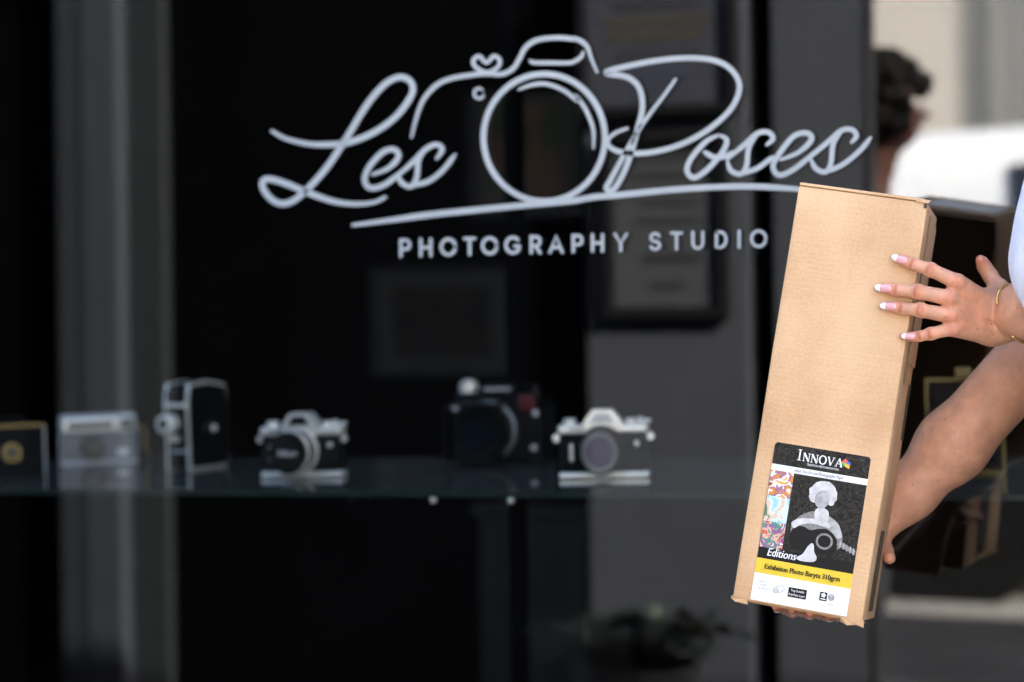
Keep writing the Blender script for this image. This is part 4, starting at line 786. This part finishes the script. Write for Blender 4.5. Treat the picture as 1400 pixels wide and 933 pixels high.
# --- torso, legs, head
s3 = SDF((-.95, -.75, -.02), (-.25, .0, 1.66), .008)
cx_, cy_ = -.485, -.34
s3.chain([(cx_, cy_, .84), (cx_ - .005, cy_, 1.0), (cx_ - .01, cy_, 1.2), (cx_, cy_, 1.30)], [.145, .125, .14, .11], .04, flat=(1, 0, 0), f=.78)
s3.cone((cx_ + .01, cy_ - .15, 1.32), (cx_ + .01, cy_ + .15, 1.30), .055, .055, .04)
s3.chain([sho, elb], [.05, .043], .03); s3.chain([sho2, elb2], [.05, .045], .03)
hd_ = Vector((cx_ + .06, cy_ - .02, 1.505)); s3.cone((cx_, cy_, 1.32), hd_ - Vector((0, 0, .04)), .05, .047, .02)
s3.cone(hd_ + Vector((.012, 0, .03)), hd_ + Vector((-.02, 0, -.055)), .088, .058, .03); s3.ball(hd_ + Vector((-.092, 0, -.02)), .013, .012); s3.cone(hd_ + Vector((-.085, 0, .015)), hd_ + Vector((-.096, 0, -.02)), .008, .012, .01)
for s in (-1, 1):
    s3.ball(hd_ + Vector((.005, s * .083, -.01)), .02, .008, (0, 1, 0), .5)
    s3.chain([(cx_, cy_ + s * .085, .82), (cx_ - .01, cy_ + s * .09, .46), (cx_ + .02, cy_ + s * .09, .07)], [.088, .058, .036], .02)
    s3.chain([(cx_ + .03, cy_ + s * .09, .04), (cx_ - .16, cy_ + s * .10, .03)], [.04, .03], .02)
body = join_meshes([s3.mesh([(hd_ + Vector((-.09, 0, -.055)), .014, (1, .5, .48))]), arm_l, arm_r])
world_link('body', body, 'skin', person, True)
s4 = SDF((-.95, -.75, .70), (-.25, .0, 1.45), .006)
s4.chain([(cx_, cy_, .80), (cx_ - .005, cy_, 1.0), (cx_ - .01, cy_, 1.2), (cx_, cy_, 1.30)], [.172, .152, .160, .125], .04, flat=(1, 0, 0), f=.84)
for s in (-1, 1): s4.cone((cx_ - .078, cy_ + s * .07, 1.15), (cx_ - .066, cy_ + s * .07, 1.235), .088, .078, .05)
s4.cone((cx_ + .01, cy_ - .15, 1.315), (cx_ + .01, cy_ + .15, 1.295), .072, .072, .05)
for a, b in ((sho, elb), (sho2, elb2)): a, b = Vector(a), Vector(b); s4.cone(a, a.lerp(b, .5), .066, .070, .03)
s4.carve((cx_ - .03, cy_, 1.42), .095); s4.cut(2, .80, False)
for i in range(9): s4.groove((cx_ - .14, cy_ - .12 + .03 * i, 1.08 + .035 * (i % 5)), (.1, .9, .5 - .2 * (i % 4)), .09, .0035, .012)
world_link('shirt', s4.mesh(), 'shirt', person, True)
s5 = SDF((-.85, -.7, .05), (-.3, .0, .95), .007)
s5.chain([(cx_, cy_, .90), (cx_, cy_, .80)], [.150, .152], .02, flat=(1, 0, 0), f=.84)
for s in (-1, 1): s5.chain([(cx_, cy_ + s * .085, .82), (cx_ - .01, cy_ + s * .09, .46), (cx_ + .02, cy_ + s * .09, .09)], [.1, .072, .055], .02)
world_link('trousers', s5.mesh(), 'trouser', person, True)
for s in (-1, 1):
    q = SDF((cx_ - .3, cy_ + s * .09 - .12, -.02), (cx_ + .15, cy_ + s * .09 + .12, .14), .005); q.chain([(cx_ + .03, cy_ + s * .09, .045), (cx_ - .17, cy_ + s * .10, .038)], [.047, .037], .02); q.cut(2, .003, False); world_link('shoe', q.mesh(), 'shoe', person, True)
q = SDF(hd_ - Vector((.2, .2, .3)), hd_ + Vector((.25, .2, .2)), .006); q.cone(hd_ + Vector((.018, 0, .035)), hd_ + Vector((.03, 0, .0)), .096, .088, .02)
rnd = random.Random(5)
for i in range(40):
    a = rnd.uniform(-2.0, 2.0); p = hd_ + Vector((.02 + .085 * math.cos(a), .088 * math.sin(a), rnd.uniform(-.05, .07))); q.cone(p, p + Vector((.03, rnd.uniform(-.02, .02), -rnd.uniform(.06, .13))), .02, .010, .008)
world_link('hair', q.mesh(), 'hairb', person, True)
for s in (-1, 1):
    e = world_link('eye', lathe([(.003, -.011), (.009, -.007), (.012, 0), (.009, .007), (.003, .011)], 16, 'X', hd_ + Vector((-.070, s * .032, .012))), 'eye', person, True); world_link('iris', lathe([(.001, -.001), (.005, 0), (.001, .001)], 12, 'X', hd_ + Vector((-.0815, s * .032, .012))), 'iris', e)
# --- nails: pink plate with white almond tip
def nail(f, r, rt, up, wid, l_plate, l_tip):
    ln = (f[0] - f[1]).length
    d = (f[0] - f[1]).normalized(); base = f[1] - d * .004; sidev = d.cross(up).normalized(); upn = sidev.cross(d).normalized()
    if upn.dot(up) < 0: upn = -upn
    def grid(t0, t1, n, prof):
        vs, fs = [], []; m = 9
        for i in range(n + 1):
            t = t0 + (t1 - t0) * i / n; w_ = prof(t); R_ = max(wid * 1.04, r + (rt - r) * min(1, max(0, t - .004) / ln)); drop = .0016 * max(0, t / ln - .9)
            for j in range(m):
                a = (j / (m - 1) - .5) * 2; x = a * w_
                vs.append(base + d * t + sidev * x + upn * (math.sqrt(R_ * R_ - x * x) + .0015 - drop))
        for i in range(n):
            for j in range(m - 1): fs.append((i * m + j, i * m + j + 1, (i + 1) * m + j + 1, (i + 1) * m + j))
        me = bpy.data.meshes.new('nail'); me.from_pydata(vs, [], fs); bm = bmesh.new(); bm.from_mesh(me); bmesh.ops.recalc_face_normals(bm, faces=bm.faces)
        bmesh.ops.solidify(bm, geom=bm.faces[:], thickness=.0007); me2 = bm_mesh(bm); bpy.data.meshes.remove(me); return me2
    pr = lambda t: wid * (min(1, .45 + .55 * math.sqrt(max(0, t / (l_plate * .3)))) if t < l_plate * .3 else (1 if t < l_plate else math.sqrt(max(.012, 1 - ((t - l_plate) / (l_tip * 1.02)) ** 1.7))))
    e = world_link('fingernail', grid(0, l_plate, 8, pr), 'nail', person, True); world_link('nail_tip', grid(l_plate, l_plate + l_tip, 8, pr), 'tip', e, True)
for (f, (_, r)), wd in zip(zip(hand_pts, FING), (.0056, .0057, .0056, .0047)): nail(f, r[1], r[0], hn, wd, .0155 if wd > .005 else .0130, .0078 if wd > .005 else .0060)
nail(th, .0092, .0075, (Vector((0, 0, 1)) * .9 - hn * .5 + RT * .25), .0058, .010, .006)
for t_, m_ in zip(tips2, mid2): nail([t_, t_.lerp(m_, .28)], .0065, .006, -BU, .0045, .009, .005)
# --- open gold bangle on the left wrist
br = thing('gold_bangle', 'thin open gold bangle around the wrist above the box', 'bracelet', P(1384, 440, 3.33))
bc = wr + fa * .026; cdv = (CAM - bc).normalized(); e1 = (cdv - fa * cdv.dot(fa)).normalized(); e2 = fa.cross(e1)
pts = [bc + e1 * .0368 * math.cos(a) + e2 * .0425 * math.sin(a) for a in [R(34 + k * 6.1) for k in range(49)]]
world_link('band', tube(pts, [.0015 + .0009 * math.sin(math.pi * k / 48) for k in range(49)], 10), 'gold', br)
# ================================================================== BYSTANDER BEHIND THE PIER WALL (seen in the glass)
hc = mir(1216, 146, 2.33); by = thing('person', 'dark haired person reflected in the glass beside the grey wall, in dark clothes', 'person', (hc.x - .06, hc.y, 0))
bxx, byy = hc.x - .05, hc.y; g = SDF((bxx - .45, byy - .35, -.02), (bxx + .35, byy + .35, hc.z + .2), .010)
zt = hc.z
g.cone((hc.x, hc.y, zt + .02), (hc.x + .015, hc.y, zt - .05), .088, .06, .03); g.ball((hc.x + .095, hc.y, zt - .025), .014, .012); g.cone((bxx - .02, byy, zt - .24), (hc.x - .01, hc.y, zt - .06), .056, .05, .02)
for s in (-1, 1): g.ball((hc.x - .005, hc.y + s * .083, zt - .015), .02, .008, (0, 1, 0), .5)
g.chain([(bxx - .06, byy, .9), (bxx - .07, byy, 1.1), (bxx - .06, byy, zt - .3)], [.14, .13, .14], .04, flat=(1, 0, 0), f=.72); g.cone((bxx - .05, byy - .17, zt - .27), (bxx - .05, byy + .17, zt - .27), .055, .055, .04)
for s in (-1, 1):
    g.chain([(bxx - .05, byy + s * .2, zt - .28), (bxx - .07, byy + s * .24, zt - .56), (bxx + .0, byy + s * .22, zt - .80)], [.05, .042, .028], .02); g.ball((bxx + .02, byy + s * .22, zt - .86), .038, .02, (0, 1, 0), .5)
    for k in range(4): g.cone((bxx - .005 + .016 * k, byy + s * .22, zt - .88), (bxx + .01 + .018 * k, byy + s * .215, zt - .955 + .006 * abs(k - 1.5)), .009, .007, .003)
    g.cone((bxx + .05, byy + s * .22, zt - .84), (bxx + .075, byy + s * .2, zt - .90), .011, .008, .006)
    g.chain([(bxx - .06, byy + s * .09, .88), (bxx - .05, byy + s * .1, .48), (bxx - .08, byy + s * .1, .08)], [.09, .06, .04], .02); g.chain([(bxx - .1, byy + s * .1, .045), (bxx + .1, byy + s * .12, .035)], [.045, .034], .02)
world_link('body', g.mesh([(Vector((hc.x + .08, hc.y, zt - .06)), .02, (1.1, .7, .7))]), 'skin2', by, True)
g = SDF((bxx - .45, byy - .36, .8), (bxx + .3, byy + .36, zt - .1), .010)
g.chain([(bxx - .06, byy, .88), (bxx - .07, byy, 1.1), (bxx - .06, byy, zt - .3)], [.155, .145, .152], .04, flat=(1, 0, 0), f=.78); g.cone((bxx - .05, byy - .17, zt - .275), (bxx - .05, byy + .17, zt - .275), .066, .066, .04)
for s in (-1, 1): g.chain([(bxx - .05, byy + s * .2, zt - .28), (bxx - .07, byy + s * .24, zt - .56), (bxx - .005, byy + s * .22, zt - .78)], [.062, .054, .042], .02)
world_link('jacket', g.mesh(), 'trouser', by, True)
g = SDF((bxx - .4, byy - .33, .03), (bxx + .3, byy + .33, .98), .010); g.chain([(bxx - .06, byy, .92), (bxx - .06, byy, .84)], [.148, .15], .02, flat=(1, 0, 0), f=.78)
for s in (-1, 1): g.chain([(bxx - .06, byy + s * .09, .86), (bxx - .05, byy + s * .1, .48), (bxx - .08, byy + s * .1, .10)], [.102, .075, .058], .02)
world_link('trousers', g.mesh(), 'trouser', by, True)
for s in (-1, 1):
    g = SDF((bxx - .2, byy + s * .11 - .1, -.02), (bxx + .2, byy + s * .11 + .1, .13), .006); g.chain([(bxx - .1, byy + s * .1, .05), (bxx + .1, byy + s * .12, .04)], [.05, .04], .02); g.cut(2, .003, False); world_link('shoe', g.mesh(), 'shoe', by, True)
g = SDF((hc.x - .2, hc.y - .2, zt - .2), (hc.x + .2, hc.y + .2, zt + .22), .006); g.cone((hc.x - .012, hc.y, zt + .03), (hc.x - .03, hc.y, zt - .01), .095, .082, .02); rnd = random.Random(9)
for i in range(240):
    a, e = rnd.uniform(0, 6.28), rnd.uniform(-1.0, 1.5); d = Vector((math.cos(a) * math.cos(e), math.sin(a) * math.cos(e), math.sin(e)))
    if d.x > .72 and d.z < .1: continue
    g.ball(Vector((hc.x - .012, hc.y, zt + .025)) + d * rnd.uniform(.092, .108), rnd.uniform(.014, .024), .005)
world_link('hair', g.mesh(), 'hair', by, True)
for s in (-1, 1):
    e = world_link('eye', lathe([(.003, -.011), (.009, -.007), (.012, 0), (.009, .007), (.003, .011)], 16, 'X', Vector((hc.x + .071, hc.y + s * .031, zt + .005))), 'eye', by, True); world_link('iris', lathe([(.001, -.001), (.005, 0), (.001, .001)], 12, 'X', Vector((hc.x + .0825, hc.y + s * .031, zt + .005))), 'iris', e)
# ================================================================== POTTED SHRUB AT THE FOOT OF THE PIER WALL (seen in the glass)
pp = mir(868, 900, 1.55); plant = thing('potted_shrub', 'dark leafy shrub in a pot at the foot of the grey wall', 'plant', (pp.x, pp.y, .001))
shade = link('pot', shade_auto(lathe([(.10, 0), (.11, .004), (.14, .22), (.15, .225), (.15, .25), (.135, .25), (.13, .22)], 32)), 'pot', plant); link('soil', lathe([(.12, .212), (.129, .222)], 24), 'soil', plant)
top_z = mir(868, 832, 1.55).z; rnd = random.Random(21); V, F, tubes = [], [], []
for i in range(34):
    a = rnd.uniform(0, 6.28); sp = rnd.uniform(.02, .26); h = .25 + (top_z - .25) * rnd.uniform(.35, 1) * (1 - .5 * (sp / .26) ** 2)
    p0_ = Vector((.03 * math.cos(a), .03 * math.sin(a), .2)); p2_ = Vector((sp * math.cos(a), sp * math.sin(a), h)); p1_ = p0_.lerp(p2_, .5) + Vector((0, 0, .05)); sp_ = spline([p0_, p1_, p2_], 6); tubes.append(tube(sp_, .003, 5))
    for k in range(13):
        c_ = sp_[min(len(sp_) - 1, 3 + k)]; az = rnd.uniform(0, 6.28); el = rnd.uniform(-.4, .9); d = Vector((math.cos(az) * math.cos(el), math.sin(az) * math.cos(el), math.sin(el))); q = d.cross(Vector((rnd.uniform(-.3, .3), rnd.uniform(-.3, .3), 1))).normalized(); L_ = rnd.uniform(.035, .07); b_ = len(V)
        V += [c_, c_ + d * L_ * .5 + q * L_ * .24, c_ + d * L_ + Vector((0, 0, -.006)), c_ + d * L_ * .5 - q * L_ * .24]; F += [(b_, b_ + 1, b_ + 2), (b_, b_ + 2, b_ + 3)]
me = bpy.data.meshes.new('foliage'); me.from_pydata(V, [], F); link('foliage', me, 'leaf', plant); link('stem', join_meshes(tubes), 'stem', plant)
S.render.engine = 'CYCLES'
S.cycles.max_bounces = 10; S.cycles.transparent_max_bounces = 16; S.cycles.caustics_reflective = False
